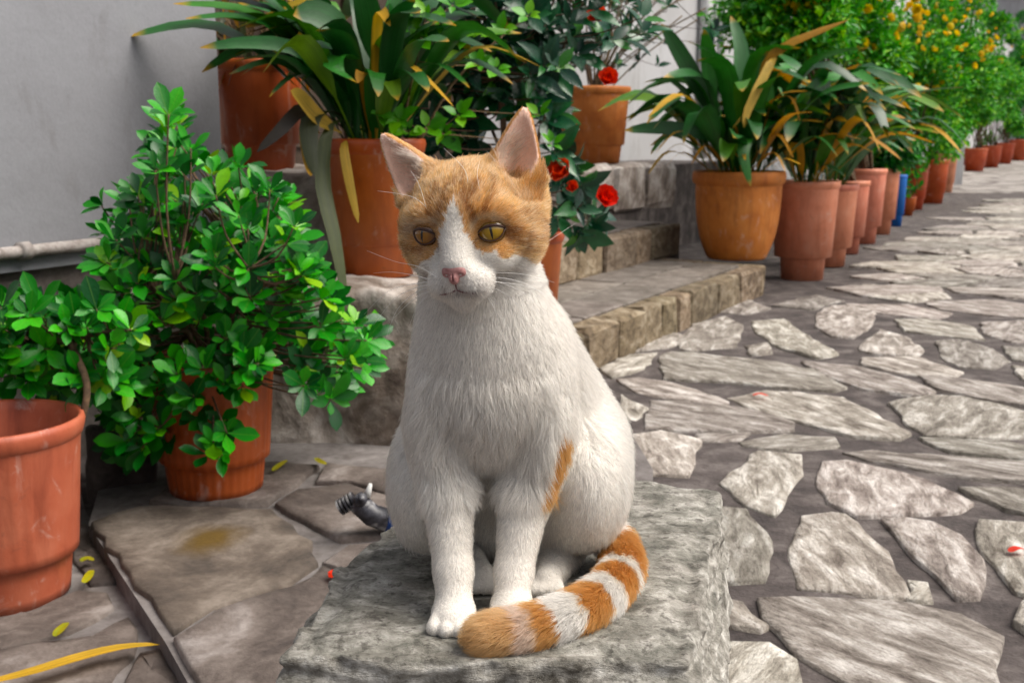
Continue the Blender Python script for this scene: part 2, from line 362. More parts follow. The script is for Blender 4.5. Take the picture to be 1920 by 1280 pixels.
TR = [
 [(1545,872),(1590,868),(1640,880),(1730,905),(1812,945),(1790,960),(1700,965),(1610,970),(1560,945),(1540,910)],
 [(1505,975),(1560,968),(1585,970),(1620,1005),(1655,1040),(1690,1095),(1700,1122),(1640,1120),(1580,1110),(1500,1105),(1490,1050)],
 [(1707,1098),(1735,1102),(1745,1128),(1706,1128)],
 [(1657,982),(1700,978),(1750,985),(1800,1010),(1830,1050),(1842,1090),(1830,1120),(1790,1122),(1760,1085),(1725,1050),(1690,1015)],
 [(1838,982),(1920,985),(1990,1000),(2000,1060),(1960,1130),(1905,1110),(1870,1060),(1840,1020)],
 [(1432,1130),(1560,1132),(1700,1140),(1790,1160),(1868,1200),(1862,1230),(1850,1310),(1660,1310),(1540,1250),(1500,1225),(1440,1165)],
 [(1355,910),(1420,852),(1500,860),(1497,895),(1450,968),(1400,950)],
 [(1345,955),(1400,962),(1435,1020),(1430,1090),(1345,1093)],
 [(1180,820),(1240,812),(1310,830),(1290,895),(1185,888)],
 [(1350,1130),(1390,1140),(1430,1175),(1420,1182),(1350,1170)],
 [(1350,1215),(1440,1215),(1480,1245),(1500,1310),(1350,1310)],
 [(1225,755),(1300,755),(1420,775),(1480,795),(1480,808),(1380,812),(1215,808)],
 [(1240,672),(1260,663),(1440,680),(1540,700),(1580,728),(1560,735),(1440,726),(1360,716),(1250,712)],
 [(1370,750),(1440,735),(1580,750),(1650,790),(1700,815),(1680,825),(1600,820),(1500,793),(1420,773)],
 [(1160,715),(1200,712),(1270,725),(1360,755),(1362,764),(1310,760),(1200,740)],
 [(1505,682),(1600,690),(1700,715),(1750,735),(1720,742),(1620,730),(1560,712)],
 [(1590,852),(1640,850),(1780,859),(1920,869),(1990,885),(1990,915),(1850,902),(1740,885),(1640,868)],
 [(1670,760),(1740,748),(1800,748),(1880,765),(1970,790),(1970,820),(1880,822),(1740,818),(1710,800),(1690,775)],
 [(1730,824),(1850,830),(1970,845),(1970,864),(1870,857),(1790,850)],
 [(1805,920),(1880,922),(1970,930),(1970,975),(1890,955)],
 [(1725,706),(1850,720),(1970,740),(1970,770),(1860,752),(1765,732)],
 [(1535,590),(1560,575),(1620,575),(1640,590),(1630,612),(1600,635),(1560,632),(1530,615)],
 [(1620,648),(1650,622),(1700,635),(1728,660),(1720,668),(1650,666),(1615,658)],
 [(1755,642),(1800,640),(1850,655),(1890,680),(1860,692),(1800,690),(1770,675)],
 [(1680,602),(1750,602),(1820,615),(1845,640),(1790,634),(1700,622)],
 [(1840,607),(1920,605),(1980,640),(1900,645),(1850,630)],
 [(1880,652),(1990,655),(1990,690),(1900,678)],
 [(1400,652),(1438,645),(1445,662),(1410,667)],
 [(1410,605),(1470,600),(1520,640),(1570,665),(1530,672),(1460,652),(1420,625)],
 [(1270,642),(1300,612),(1360,597),(1392,615),(1380,652),(1300,660),(1275,655)],
 [(1180,645),(1245,625),(1280,632),(1262,650),(1190,660)],
 [(1620,674),(1720,672),(1800,700),(1790,710),(1690,702),(1625,688)],
 [(1130,692),(1180,668),(1230,665),(1205,692),(1150,710)],
 [(1740,570),(1850,565),(1990,580),(1990,602),(1860,592),(1765,582)],
 [(1590,572),(1700,575),(1780,590),(1760,600),(1680,592),(1600,582)],
 [(1620,535),(1750,545),(1780,560),(1700,567),(1630,556)],
 [(1312,820),(1400,816),(1380,829),(1320,830)], [(1392,832),(1470,820),(1560,827),(1565,840),(1480,845),(1400,840)],
 [(1165,745),(1208,770),(1190,790),(1160,785)],
 [(1900,690),(1990,700),(1990,722),(1920,712)], [(1450,575),(1530,555),(1580,565),(1520,582)], [(1330,585),(1400,565),(1440,580),(1400,592)],
]
stones = 0
for T in TR:
    poly = [G(x, y) for x, y in T]
    if (poly[1] - poly[0]).cross(poly[2] - poly[1]).z < 0: poly.reverse()
    cc = sum(poly, Vector()) / len(poly); poly = [p + (p - cc).normalized() * .012 for p in poly]
    poly_stone(poly, .001, .007, M_pave, street, 'paving_stone', .007, 2, .0025); stones += 1
def voronoi(sites, keep):
    out = []
    for i, a in enumerate(sites):
        if not keep(a): continue
        poly = [a + Vector(d) for d in ((-1.5, -1.5, 0), (1.5, -1.5, 0), (1.5, 1.5, 0), (-1.5, 1.5, 0))]
        for j, b in enumerate(sites):
            if i == j or (b - a).length > 2.2: continue
            m = (a + b) / 2; n = b - a; new = []
            for k in range(len(poly)):
                p, q = poly[k], poly[(k + 1) % len(poly)]; dp, dq = (p - m).dot(n), (q - m).dot(n)
                if dp <= 0: new.append(p)
                if dp * dq < 0: new.append(p.lerp(q, dp / (dp - dq)))
            poly = new
            if len(poly) < 3: break
        if len(poly) >= 3: out.append((a, poly))
    return out
# procedural slabs beyond the traced ones (and a strip outside the frame), squeezed so that slabs lie lengthwise across the view
def pave_area():
    sx, sy = .42, .30; sites = []
    for iy in range(int(13.6 / sy)):
        for ix in range(26):
            x = -1.0 + (ix + .5 * (iy % 2) + random.uniform(-.38, .38)) * sx; y = .6 + (iy + random.uniform(-.38, .38)) * sy
            sites.append(Vector((x / 1.5, y, 0)))
    def keep(a):
        p = Vector((a.x * 1.5, a.y, 0)); s, u = to_su(p)
        if s < -1.17 or p.y < .75 or p.y > 13.5: return False
        px, py = proj(p)
        if 1100 < px < 2110 and py > 556: return False        # traced part
        if px < 1150 and p.y < 5: return False                  # behind pedestal and cat: patio
        if px > 2250: return False
        return True
    return [[Vector((p.x * 1.5, p.y, 0)) for p in poly] for a, poly in voronoi(sites, keep)]
for poly in pave_area():
    if stones >= 298: break
    c = sum(poly, Vector()) / len(poly)
    q = []
    for p in poly:
        d = p - c; q.append(c + d * max(.3, 1 - random.uniform(.012, .03) / max(d.length, .05)))
    poly_stone(q, .002, .010, M_pave, street, 'paving_stone', .01, 2 if c.y < 7 else 1, .003); stones += 1

# ---- patio at the left: raised flagstones; lower strip at its left
PZ = .05
def prism(name, top, z0, z1, mat, parent=None):
    n = len(top); V = [(p.x, p.y, z0) for p in top] + [(p.x, p.y, z1) for p in top]
    return obj(name, medata(name, V, [tuple(reversed(range(n))), tuple(range(n, 2 * n))] + [(i, (i + 1) % n, (i + 1) % n + n, i + n) for i in range(n)], mat), parent)
patio_out = [G(x, y, PZ) for x, y in ((165, 972), (240, 1085), (310, 1190), (372, 1300), (460, 1480), (1180, 1480), (1225, 870), (1120, 700), (800, 790), (520, 800), (200, 850))]
patio = prism('patio', patio_out, -.05, PZ - .012, M_cement); tag(patio, 'raised patio slab of brown flagstones beside the lane', 'patio', kind='structure')
FL = [([(168,976),(260,947),(400,950),(510,955),(585,1012),(596,1050),(540,1088),(480,1108),(400,1130),(322,1178),(296,1140),(240,1070)], M_flag2),
      ([(515,940),(560,914),(650,905),(735,930),(730,1000),(640,1008),(592,985),(540,958)], M_flag),
      ([(325,1190),(405,1142),(545,1096),(610,1060),(650,1080),(620,1200),(570,1330),(450,1330),(385,1290)], M_flag),
      ([(606,1052),(650,1020),(740,1010),(860,1010),(840,1100),(670,1075)], M_flag),
      ([(745,935),(860,900),(1000,900),(1010,1000),(745,1000)], M_flag), ([(280,935),(330,880),(520,862),(600,870),(560,905),(500,940),(400,940)], M_flag),
      ([(610,868),(740,880),(850,870),(850,895),(740,925),(660,898),(590,900)], M_flag), ([(1010,890),(1100,850),(1180,840),(1180,930),(1020,990)], M_flag),
      ([(880,870),(960,800),(1100,770),(1110,835),(1000,880)], M_flag)]
for T, m in FL:
    poly = [G(x, y, PZ) for x, y in T]
    if (poly[1] - poly[0]).cross(poly[2] - poly[1]).z < 0: poly.reverse()
    if m is M_flag2:
        o = poly_stone(poly, PZ - .012, .012, M_flag, patio, 'flagstone', .008, 2, .0018)
        me = o.data; me.transform(o.matrix_basis); o.location = (0, 0, 0); o.rotation_euler = (0, 0, 0); me.materials[0] = M_flag2
    else: poly_stone(poly, PZ - .012, .012, m, patio, 'flagstone', .008, 2, .0018)
yard_out = [G(x, y) for x, y in ((-700, 1600), (460, 1600), (380, 1290), (160, 960), (120, 780), (-700, 700))]
yard = prism('yard', yard_out, -.06, .004, M_cement); tag(yard, 'lower strip of flagstones left of the raised patio', 'yard', kind='structure')
for T in ([(-60,1160),(60,1148),(150,1118),(205,1120),(215,1150),(130,1195),(0,1225),(-60,1230)], [(-60,1245),(60,1215),(180,1200),(240,1165),(262,1190),(255,1240),(200,1300),(-60,1310)],
          [(265,1235),(300,1225),(350,1310),(220,1320)], [(160,990),(190,1030),(225,1100),(170,1105),(140,1060),(120,1000)], [(-60,1000),(100,990),(120,1080),(100,1120),(-60,1140)],
          [(-200,900),(60,880),(100,970),(-200,980)], [(-280,1000),(-80,1000),(-80,1300),(-280,1300)]):
    poly = [G(x, y) for x, y in T]
    if (poly[1] - poly[0]).cross(poly[2] - poly[1]).z < 0: poly.reverse()
    poly_stone(poly, .0, .012, M_flag, yard, 'flagstone', .008, 2, .003)

# ---- steps
def rock(name, fn, lo, hi, res, mat, parent=None, smooth=1):
    g = Grid(lo, hi, res); P = g.pts(np.zeros(3, int), g.n); g.F = fn(P).astype(np.float32)
    for ax in range(3):
        sl = [slice(None)] * 3
        for e in (0, -1): sl[ax] = e; g.F[tuple(sl)] = np.maximum(g.F[tuple(sl)], .001)
    V, Q = g.mesh(smooth); return obj(name, fastmesh(name, V, Q, mat), parent)
def sub_su(P): # world -> (s,u,z)
    return np.stack([P[..., 0] * N_.x + P[..., 1] * N_.y, P[..., 0] * U.x + P[..., 1] * U.y, P[..., 2]], -1)
def boxd(q, lo, hi, r=.0):
    c = (np.array(lo) + hi) / 2; e = (np.array(hi) - lo) / 2 - r
    d = np.abs(q - c) - e
    return np.linalg.norm(np.maximum(d, 0), axis=-1) + np.minimum(d.max(-1), 0) - r
stair = empty('stone_steps', SU(-1.5, 4.5, 0)); tag(stair, 'worn stone entrance steps with slate treads and ochre stone risers', 'steps')
Minv = Matrix.Translation(-stair.location)
def put(o, par):   # keep world placement while parenting to an Empty that is only translated
    o.parent = par; o.location = o.location - par.location if par.type == 'EMPTY' and par.parent is None else o.location; return o
def local(me, par): me.transform(Matrix.Translation(-par.location)); return me
def su_box(name, s0, s1, u0, u1, z0, z1, mat, par, inset=0):
    mb = MB(); Mx = Matrix(((N_.x, U.x, 0, 0), (N_.y, U.y, 0, 0), (0, 0, 1, 0), (0, 0, 0, 1)))
    mb.box((s0, u0, z0), (s1, u1, z1), Mx); return obj(name, local(mb.data(name, mat), par), par)
def rough_block(name, s0, s1, u0, u1, z0, z1, mat, par, jit=.008, bev=.01, org=None):
    """stone block with knocked corners and uneven faces (24 verts-ish)"""
    bm = bmesh.new(); bmesh.ops.create_cube(bm, size=1)
    bmesh.ops.scale(bm, vec=(s1 - s0, u1 - u0, z1 - z0), verts=bm.verts)
    bmesh.ops.bevel(bm, geom=bm.edges[:], offset=bev, segments=1, affect='EDGES')
    for v in bm.verts: v.co += Vector([random.uniform(-jit, jit) for _ in range(3)])
    me = bpy.data.meshes.new(name); bm.to_mesh(me); bm.free(); me.materials.append(mat)
    p = SU((s0 + s1) / 2, (u0 + u1) / 2, (z0 + z1) / 2) - par.location
    if par.parent is not None: p -= par.parent.location
    if org is not None: p = p
    return obj(name, me, par, p, (0, 0, -TH))
S1, S2, S3 = -1.44, -1.98, -2.58
U0, U1 = 3.0, 5.33            # near and far ends of the first step
st1 = su_box('step', -2.6, S1 - .03, U0, U1 - .03, -.03, .115, M_mortar, stair)
st2 = su_box('step', -3.1, S2 - .03, U0 + .1, U1 + .35, .10, .275, M_mortar, stair)
st3 = su_box('step', -3.6, S3 - .03, U0 + .2, U1 + 3.2, -.03, .56, M_mortar, stair)
def riser(par, s, u0, u1, z0, z1, depth=.10, wmin=.1, wmax=.36):
    u = u0
    while u < u1 - .02:
        wd = min(random.uniform(wmin, wmax), u1 - u)
        if u1 - u - wd < .06: wd = u1 - u
        o = rough_block('stone', s - depth, s + random.uniform(-.006, .008), u + .004, u + wd - .004, z0, z1 + random.uniform(-.006, .002), M_riser, par, .006, .012)
        u += wd
def treads(par, s0, s1, u0, u1, z, th=.03, rows=1):
    ds = (s1 - s0) / rows
    for r in range(rows):
        u = u0 - random.uniform(0, .2)
        while u < u1 - .02:
            wd = random.uniform(.28, .52); a, b = max(u, u0), min(u + wd, u1)
            if b - a > .04: rough_block('tile', s0 + r * ds + .005, s0 + (r + 1) * ds - .005, a + .005, b - .005, z - th, z + random.uniform(-.002, .003), M_tile, par, .002, .004)
            u += wd
# parts are children of st1.. whose meshes sit at the staircase origin
riser(st1, S1, U0, U1, -.02, .140); treads(st1, S2 - .02, S1 - .102, U0, U1 - .1, .142, rows=2)
o = rough_block('stone', S1 - .30, S1 - .105, U1 - .095, U1 + .004, -.02, .139, M_riser, st1, .005, .012)
o = rough_block('stone', S2 + .0, S1 - .31, U1 - .095, U1 + .002, -.02, .141, M_riser, st1, .005, .012)
riser(st2, S2, U0 + .1, U1 + .28, .135, .302, wmin=.16, wmax=.45); treads(st2, S3 - .02, S2 - .102, U0 + .1, U1 + .3, .302, rows=2)
M_white_stone = rough_mat('limewashed_stone', [(.34, (.08, .06, .05)), (.45, (.19, .16, .14)), (.58, (.36, .33, .31)), (.7, (.50, .48, .45))], 6, 40, .9, .8, .012)
u = U0 + .2
while u < U1 + 1.6:
    wd = random.uniform(.45, .7); rough_block('stone', S3 - .14, S3 + random.uniform(-.015, .01), u + .006, u + wd - .006, .29, .585 + random.uniform(-.01, .005), M_white_stone, st3, .014, .03); u += wd
treads(st3, -3.5, S3 - .15, U0 + .2, U1 + 1.6, .582, rows=2)

# ---- rough plastered stone ledge behind the patio plants
M_ledge = rough_mat('rough_render', [(.3, (.08, .06, .05)), (.42, (.19, .155, .13)), (.52, (.33, .29, .26)), (.64, (.50, .46, .43))], 8, 38, .92, .9, .012)
pa = G(530, 868, 0); pb = G(800, 880, 0)
def ledge_fn(P):
    y0 = 2.53 - .12 * (P[..., 0] + .25)
    q = P.copy(); q[..., 1] = P[..., 1] - y0
    d = boxd(q, (-1.55, 0, -.1), (-.13, .62, .405), .03)
    return d + .020 * fbm(P, 6, 3, 3) + .007 * vnoise(P, 40, 9)
ledge = rock('stone_ledge', ledge_fn, (-1.62, 2.4, -.06), (-.08, 3.4, .46), .014, M_ledge)
tag(ledge, 'low rough stone ledge carrying flower pots beside the house wall', 'ledge')
def ledge2_fn(P):
    q = P.copy(); d = boxd(q, (-1.4, 2.98, -.1), (-.42, 3.7, .655), .03)
    return d + .018 * fbm(P, 6, 3, 8) + .006 * vnoise(P, 40, 4)
ledge2 = rock('stone_ledge', ledge2_fn, (-1.46, 2.9, -.06), (-.36, 3.78, .7), .016, M_ledge)
tag(ledge2, 'taller stone plinth at the house corner under the dry plant pot', 'ledge')

# ---- house: plaster walls, skirting pipe, drain pipe
def plaster(name, c, dark, stain):
    m, t, b = newmat(name); v = coords(t, rand=False); v2 = coords(t, (1, 1, .3), rand=False)
    n1 = noise(t, v, 1.7, 6, .55, .5); n2 = noise(t, v2, 5, 7, .65, .3); n3 = noise(t, v, 130, 4, .6); n4 = noise(t, v, 26, 5, .55)
    k = ramp(t, n1, [(.3, dark), (.62, c)]); k = mixc(t, k, stain, ramp(t, n2, [(.54, (0, 0, 0)), (.72, (.6, .6, .6))]))
    k = mixc(t, k, ramp(t, n3, [(.3, (.86, .86, .86)), (.6, (1, 1, 1))]), .6, 'MULTIPLY')
    t.links.new(k, b.inputs['Base Color']); b.inputs['Roughness'].default_value = .9
    ad = t.nodes.new('ShaderNodeMath'); ad.operation = 'MULTIPLY_ADD'; ad.inputs[1].default_value = .25; t.links.new(n3, ad.inputs[0]); t.links.new(n4, ad.inputs[2]); bump(t, b, ad.outputs[0], .3, .006); return m
M_plaster = plaster('plaster', (.262, .266, .288), (.19, .19, .205), (.085, .072, .062))
M_plaster2 = plaster('plaster_white', (.44, .44, .455), (.36, .355, .36), (.26, .24, .225))
M_base = rough_mat('dark_base', [(.25, (.05, .045, .04)), (.6, (.15, .13, .12)), (.85, (.26, .24, .22))], 7, 40, .95, .7, .01)  # mottled tone for the wall foot, darker than the plaster above
M_pipe = rough_mat('painted_pipe', [(.3, (.22, .19, .175)), (.6, (.40, .37, .355)), (.8, (.48, .46, .45))], 30, 90, .7, .4, .003)
SW = -2.10; cor = W(416, 300, 3.0); _, UC = to_su(cor); SW = to_su(cor)[0]
house = empty('house', SU(SW, UC, 0)); tag(house, 'grey-white plastered house wall with a pipe along its foot', 'house')
su_box('front_wall', SW - .3, SW, -1.6, UC, .46, 3.4, M_plaster, house)
su_box('wall_foot', SW - .3, SW - .025, -1.6, UC - .01, -.03, .46, M_base, house)
su_box('recess_wall', -4.3, SW - .305, UC - .3, UC - .004, -.03, 3.4, M_plaster, house)
su_box('entrance_wall', -3.55, -3.32, UC + .002, 42, -.03, 3.6, M_plaster2, house)
mb = MB(); zz = .505
mb.tube([SU(SW + .016, -1.6 + .35 * i, zz + random.uniform(-.003, .003)) - house.location for i in range(int((UC + 1.4) / .35) + 1)], .014, 10); mb.build('skirting_pipe', M_pipe, house, True)
for px in (35, 205):
    r = ray(px, 470); k = SW / (r.x * N_.x + r.y * N_.y); uu = to_su(r * k)[1]
    mb = MB(); mb.tube([SU(SW + .016, uu - .012, zz) - house.location, SU(SW + .016, uu + .012, zz) - house.location], .0205, 10); mb.build('pipe_clamp', M_pipe, house, True)
M_dp = plain('white_downpipe', (.62, .62, .62), .45)
for px, rr in ((1322, .05), (1352, .035)):
    r = ray(px, 60); k = -3.26 / (r.x * N_.x + r.y * N_.y); q = r * k
    mb = MB(); mb.tube([Vector((q.x, q.y, .55)) - house.location, Vector((q.x, q.y, 3.3)) - house.location], rr, 14); mb.build('downpipe', M_dp, house, True)
M_added_door = rough_mat('added_door_wood', [(.3, (.022, .014, .010)), (.55, (.045, .028, .018)), (.8, (.075, .050, .032))], 9, 80, .6, .5, .004)
dr = su_box('added_door', -3.319, -3.27, 3.0, 5.75, .57, 2.75, M_added_door, house)  # unseen dark door, added to darken the bright wall behind the leaves
for k in range(4):
    for z0, z1 in ((.70, 1.40), (1.52, 2.60)): su_box('added_door_panel', -3.268, -3.25, 3.12 + k * .66, 3.64 + k * .66, z0, z1, M_added_door, dr).location = -house.location
far = empty('far_house', SU(-1, 46, 0)); tag(far, 'pale plastered house closing the far end of the lane', 'house')
su_box('wall', -6, 16, 45, 46, -.03, 9.0, M_plaster2, far); su_box('roof', -6.3, 16.3, 44.7, 46.3, 9.0, 9.3, plain('roof_tile', (.35, .13, .07), .8), far)

# ---- pedestal the cat sits on
M_ped = stone_mat('pedestal_schist', (.10, .097, .083), (.24, .232, .205), (.48, .465, .43), (4, 5, 9), 7, .85, .9, .004, .02, .0, .7)
def poly_sd(P2, poly):
    d = np.full(P2.shape[:-1], 1e9); s = np.ones(P2.shape[:-1])
    n = len(poly)
    for i in range(n):
        a = np.array(poly[i]); b = np.array(poly[i - 1]); e = b - a; w_ = P2 - a
        t = np.clip((w_ @ e) / (e @ e), 0, 1); q = w_ - t[..., None] * e; d = np.minimum(d, (q * q).sum(-1))
        c1 = P2[..., 1] >= a[1]; c2 = P2[..., 1] < b[1]; c3 = e[0] * w_[..., 1] > e[1] * w_[..., 0]
        s = np.where((c1 & c2 & c3) | (~c1 & ~c2 & ~c3), -s, s)
    return s * np.sqrt(d)
ST = .35
top_px = [(522,1228),(560,1180),(605,1135),(622,1075),(680,1022),(742,985),(800,960),(960,930),(1010,985),(1180,985),(1300,1000),(1322,1060),(1300,1150),(1288,1243),(1100,1240),(900,1240),(700,1232)]
top = [tuple(G(x, y, ST).xy) for x, y in [(522,1228),(560,1180),(605,1135),(622,1075),(680,1022),(742,985),(860,940),(1030,905),(1200,900),(1345,922),(1352,960),(1335,1020),(1312,1120),(1292,1243),(1100,1238),(900,1243),(700,1236)]]
ped = empty('stone_pedestal', (.03, 1.0, 0)); tag(ped, 'weathered grey schist block with layered edges that the cat sits on', 'stone block')
def ped_top(P):
    d2 = poly_sd(P[..., :2], top); z = P[..., 2]
    strata = .002 * np.sin(z * 420 + 6 * vnoise(P, 9, 2)) + .004 * vnoise(P * np.array([1, 1, 3.2]), 22, 3) + .0035 * vnoise(P, 70, 5)
    side = d2 + strata - (.10 + .30 * np.clip((1.25 - P[..., 1]) / .4, 0, 1)) * (ST - z) * np.clip((P[..., 0] + .02) * 8, 0, 1)      # right flank leans outwards
    zt = z - ST - .0016 * fbm(P, 8, 3, 1) + .004 * np.clip((.012 - np.abs(d2 + .012)) / .012, 0, 1) - .002
    seam = np.abs(P[..., 1] - (1.085 + .05 * (P[..., 0] - .1) + .008 * vnoise(P, 14, 6))) - .0025
    zt = np.maximum(zt, np.where((seam < 0) & (P[..., 0] > .085), z - ST + .006, -1))
    zb = (ST - .052 + .006 * vnoise(P, 12, 7)) - z
    q = np.maximum(side, zt); h = np.clip(.5 + .5 * (side - zt) / .005, 0, 1); q = side * h + zt * (1 - h) + .005 * h * (1 - h)
    return np.maximum(q, zb)
def broken(o):
    """fresher, paler stone where the block has been split (its upright faces)"""
    me = o.data; n = np.zeros(len(me.vertices) * 3, np.float32); me.vertices.foreach_get('normal', n); nz = np.abs(n.reshape(-1, 3)[:, 2])
    at = me.attributes.new('broken', 'FLOAT', 'POINT'); at.data.foreach_set('value', np.clip((.75 - nz) / .3, 0, 1).astype(np.float32))
t = M_ped.node_tree; b = t.nodes['Principled BSDF']; src = b.inputs['Base Color'].links[0].from_socket
at_ = t.nodes.new('ShaderNodeAttribute'); at_.attribute_name = 'broken'; v_ = coords(t, rand=False); nb = noise(t, v_, 38, 6, .7); pale = ramp(t, nb, [(.36, (.07, .062, .05)), (.5, (.30, .285, .255)), (.62, (.60, .58, .54))])
t.links.new(mixc(t, src, pale, at_.outputs['Fac']), b.inputs['Base Color'])
lo = (min(p[0] for p in top) - .05, min(p[1] for p in top) - .05, ST - .08); hi = (max(p[0] for p in top) + .08, max(p[1] for p in top) + .05, ST + .02)
o = rock('top_slab', ped_top, lo, hi, .003, M_ped); broken(o); local(o.data, ped); o.parent = ped
low = [tuple((Vector((p[0], p[1])) + Vector((.0, 0)))) for p in top]
c_ = np.mean(np.array(top), 0); low = [(c_[0] + (p[0] - c_[0]) * (1.10 if p[0] < c_[0] else 1.01) + (max(0, p[0] - .08) / .06) * .006 * min(1, max(0, (1.28 - p[1]) / .4)), c_[1] + (p[1] - c_[1]) * (1.12 if p[1] < c_[1] else 1.0)) for p in top]
def ped_low(P):
    d2 = poly_sd(P[..., :2], low); z = P[..., 2]
    side = d2 + .012 * fbm(P * np.array([1, 1, 2.5]), 12, 3, 13) + .004 * np.sin(z * 160 + 5 * vnoise(P, 7, 2)) - .04 * (ST - z) * np.clip(P[..., 0] * 8, 0, 1)
    crack = np.abs(np.mod(z + .012 * vnoise(P, 9, 4), .105) - .05) - .004
    side = side + np.where(crack < 0, .010, 0)
    return np.maximum(side, z - (ST - .040) - .006 * fbm(P, 9, 3, 11))
o = rock('lower_block', ped_low, (lo[0] - .08, lo[1] - .06, -.02), (hi[0] + .1, hi[1] + .05, ST), .006, M_ped); broken(o); local(o.data, ped); o.parent = ped
# ================================================================== THE CAT
def v3(v): return np.array(v, float)
CAT = empty('cat', G(925, 1110, ST)); tag(CAT, 'ginger and white short-haired cat sitting upright on the stone block', 'cat')
def on_cat(o): o.data.transform(Matrix.Translation(-CAT.location)); o.parent = CAT; return o
# head frame: local x = image right, y = forward out of the face, z = up
YAW, HPITCH, ROLL = R(14), R(5), R(4)
HC = W(889, 420, .905)
fwd = Vector((-math.sin(YAW) * math.cos(HPITCH), -math.cos(YAW) * math.cos(HPITCH), -math.sin(HPITCH)))
rgt = Vector((math.cos(YAW), -math.sin(YAW), 0)); up = rgt.cross(fwd); up = -up if up.z < 0 else up
rgt, up = rgt * math.cos(ROLL) + up * math.sin(ROLL), up * math.cos(ROLL) - rgt * math.sin(ROLL)
HM = np.array([list(rgt), list(fwd), list(up)]).T; HCv = v3(HC)
def H(x, y, z): return HCv + HM @ np.array([x, y, z])
def toH(P): return (np.asarray(P) - HCv) @ HM
g = Grid((-.155, .80, ST - .006), (.160, 1.19, .80), .0018)
# torso
g.ell(W(985, 905, 1.055), (.088, .088, .082), .02)
g.cap(W(985, 850, 1.035), W(935, 690, .955), .080, .064, .02)
g.cap(W(928, 690, .955), W(908, 600, .94), .062, .050, .02)
g.cap(W(1030, 840, 1.05), W(950, 648, .985), .076, .053, .02)
g.ell(W(915, 700, .935), (.063, .050, .080), .02)
g.cap(W(915, 610, .935), HC + Vector((0, .012, -.012)), .051, .044, .02)
g.ell(W(802, 900, .995), (.033, .072, .064), .015)          # haunches
g.ell(W(1088, 890, 1.0), (.044, .076, .070), .015)
g.ell(W(824, 772, .930), (.027, .034, .068), .007); g.ell(W(1018, 780, .932), (.028, .034, .070), .007)
# fore legs
LEGS = [[W(830, 790, .938), W(838, 915, .920), W(850, 1070, .888)], [W(1004, 800, .943), W(984, 925, .925), W(963, 1075, .898)]]
PAWS = [(851, .868), (960, .880)]
paw_pts = []
for L_, (px, py_) in zip(LEGS, PAWS):
    g.cap(L_[0], L_[1], .0295, .0225, .014); g.cap(L_[1], L_[2], .0220, .0152, .010)
    X = W(px, 1165, py_).x; c = Vector((X, py_, ST + .0125)); paw_pts.append(c)
    g.cap(L_[2], c + Vector((0, .006, .006)), .0152, .0150, .008)
    g.ell(c, (.0185, .023, .0135), .006)
    for i, dx in enumerate((-.0140, -.0048, .0048, .0140)):
        g.cap(c + Vector((dx * .75, -.004, .003)), c + Vector((dx * 1.05, -.0245 + abs(dx) * .5, -.0040)), .0064, .0070, .0010)
# hind feet
for a, b in ((G(845, 1050, ST), G(902, 1108, ST)), (G(1060, 1060, ST), G(1022, 1112, ST))):
    g.cap(a + Vector((0, 0, .016)), b + Vector((0, 0, .012)), .018, .0125, .008)
    for dx in (-.011, -.004, .004, .011):
        g.cap(b + Vector((dx * .8, 0, .013)), b + Vector((dx, -.013, .009)), .006, .006, .002)
# tail lying round the right hip to the front paws
tail_px = [(1120, 985, .040), (1152, 1020, .026), (1166, 1062, .0185), (1134, 1112, .0175), (1070, 1150, .0165), (990, 1175, .015), (905, 1190, .0135)]
TAIL = smoothpath([G(x, y, ST + h) for x, y, h in tail_px], 8); nT = len(TAIL)
trad = [.0152 - .0045 * (i / (nT - 1)) for i in range(nT)]
for i in range(nT - 1): g.cap(TAIL[i], TAIL[i + 1], trad[i], trad[i + 1], .006)
# head
def hell(c, r, k=.01, mode='u'): g.ell(H(*c), r, k, HM, mode)
hell((0, -.004, .006), (.050, .054, .045), .012)
hell((.031, .006, -.011), (.026, .030, .024), .012); hell((-.031, .006, -.011), (.025, .030, .024), .012)
hell((0, .018, .024), (.038, .030, .020), .01)
hell((.041, -.010, .018), (.016, .022, .026), .012); hell((-.041, -.010, .014), (.016, .022, .024), .012)
for sx in (-1, 1):
    hell((sx * .0110, .0500, -.0365), (.0155, .0150, .0130), .007)
    hell((sx * .0235, .0365, .0160), (.018, .0155, .011), .008)
    hell((sx * .024, .033, -.018), (.016, .017, .013), .01)
    hell((sx * .040, .018, .004), (.010, .020, .014), .012)
hell((0, .045, -.0485), (.0125, .0130, .0100), .008)
g.cap(H(0, .042, .014), H(0, .0595, -.0200), .0130, .0105, .012)
g.ell(H(0, .0600, -.0245), (.0105, .0070, .0075), .004, HM)
# eye sockets
EYES = [(-.0250, .0375, .0005), (.0245, .0375, .0005)]; ER = .0125
def eye_frame(sx):
    ex, ey, ez = EYES[0 if sx < 0 else 1]; d = Vector((sx * .26, 1, .03)).normalized(); r_ = Vector((d.y, -d.x, 0)).normalized(); u_ = r_.cross(d)
    tilt = sx * R(7); r2 = r_ * math.cos(tilt) + u_ * math.sin(tilt); u2 = u_ * math.cos(tilt) - r_ * math.sin(tilt)
    return Vector((ex, ey, ez)), r2, d, u2
def almond(n=28):
    """unit eye opening: flat-ish upper lid, round lower lid"""
    P = []
    for i in range(n):
        a = 2 * math.pi * i / n; x = math.cos(a); y = math.sin(a)
        P.append((.0112 * x, (.0046 if y > 0 else -.0074) * (1 - abs(x) ** 2.3)))
    return P
for sx in (-1, 1):
    c, r2, d, u2 = eye_frame(sx); M3 = HM @ np.array([list(r2), list(d), list(u2)]).T
    g.ell(H(*(c + d * .010 - u2 * .0013)), (.0104, .020, .0058), .0010, M3, 's')
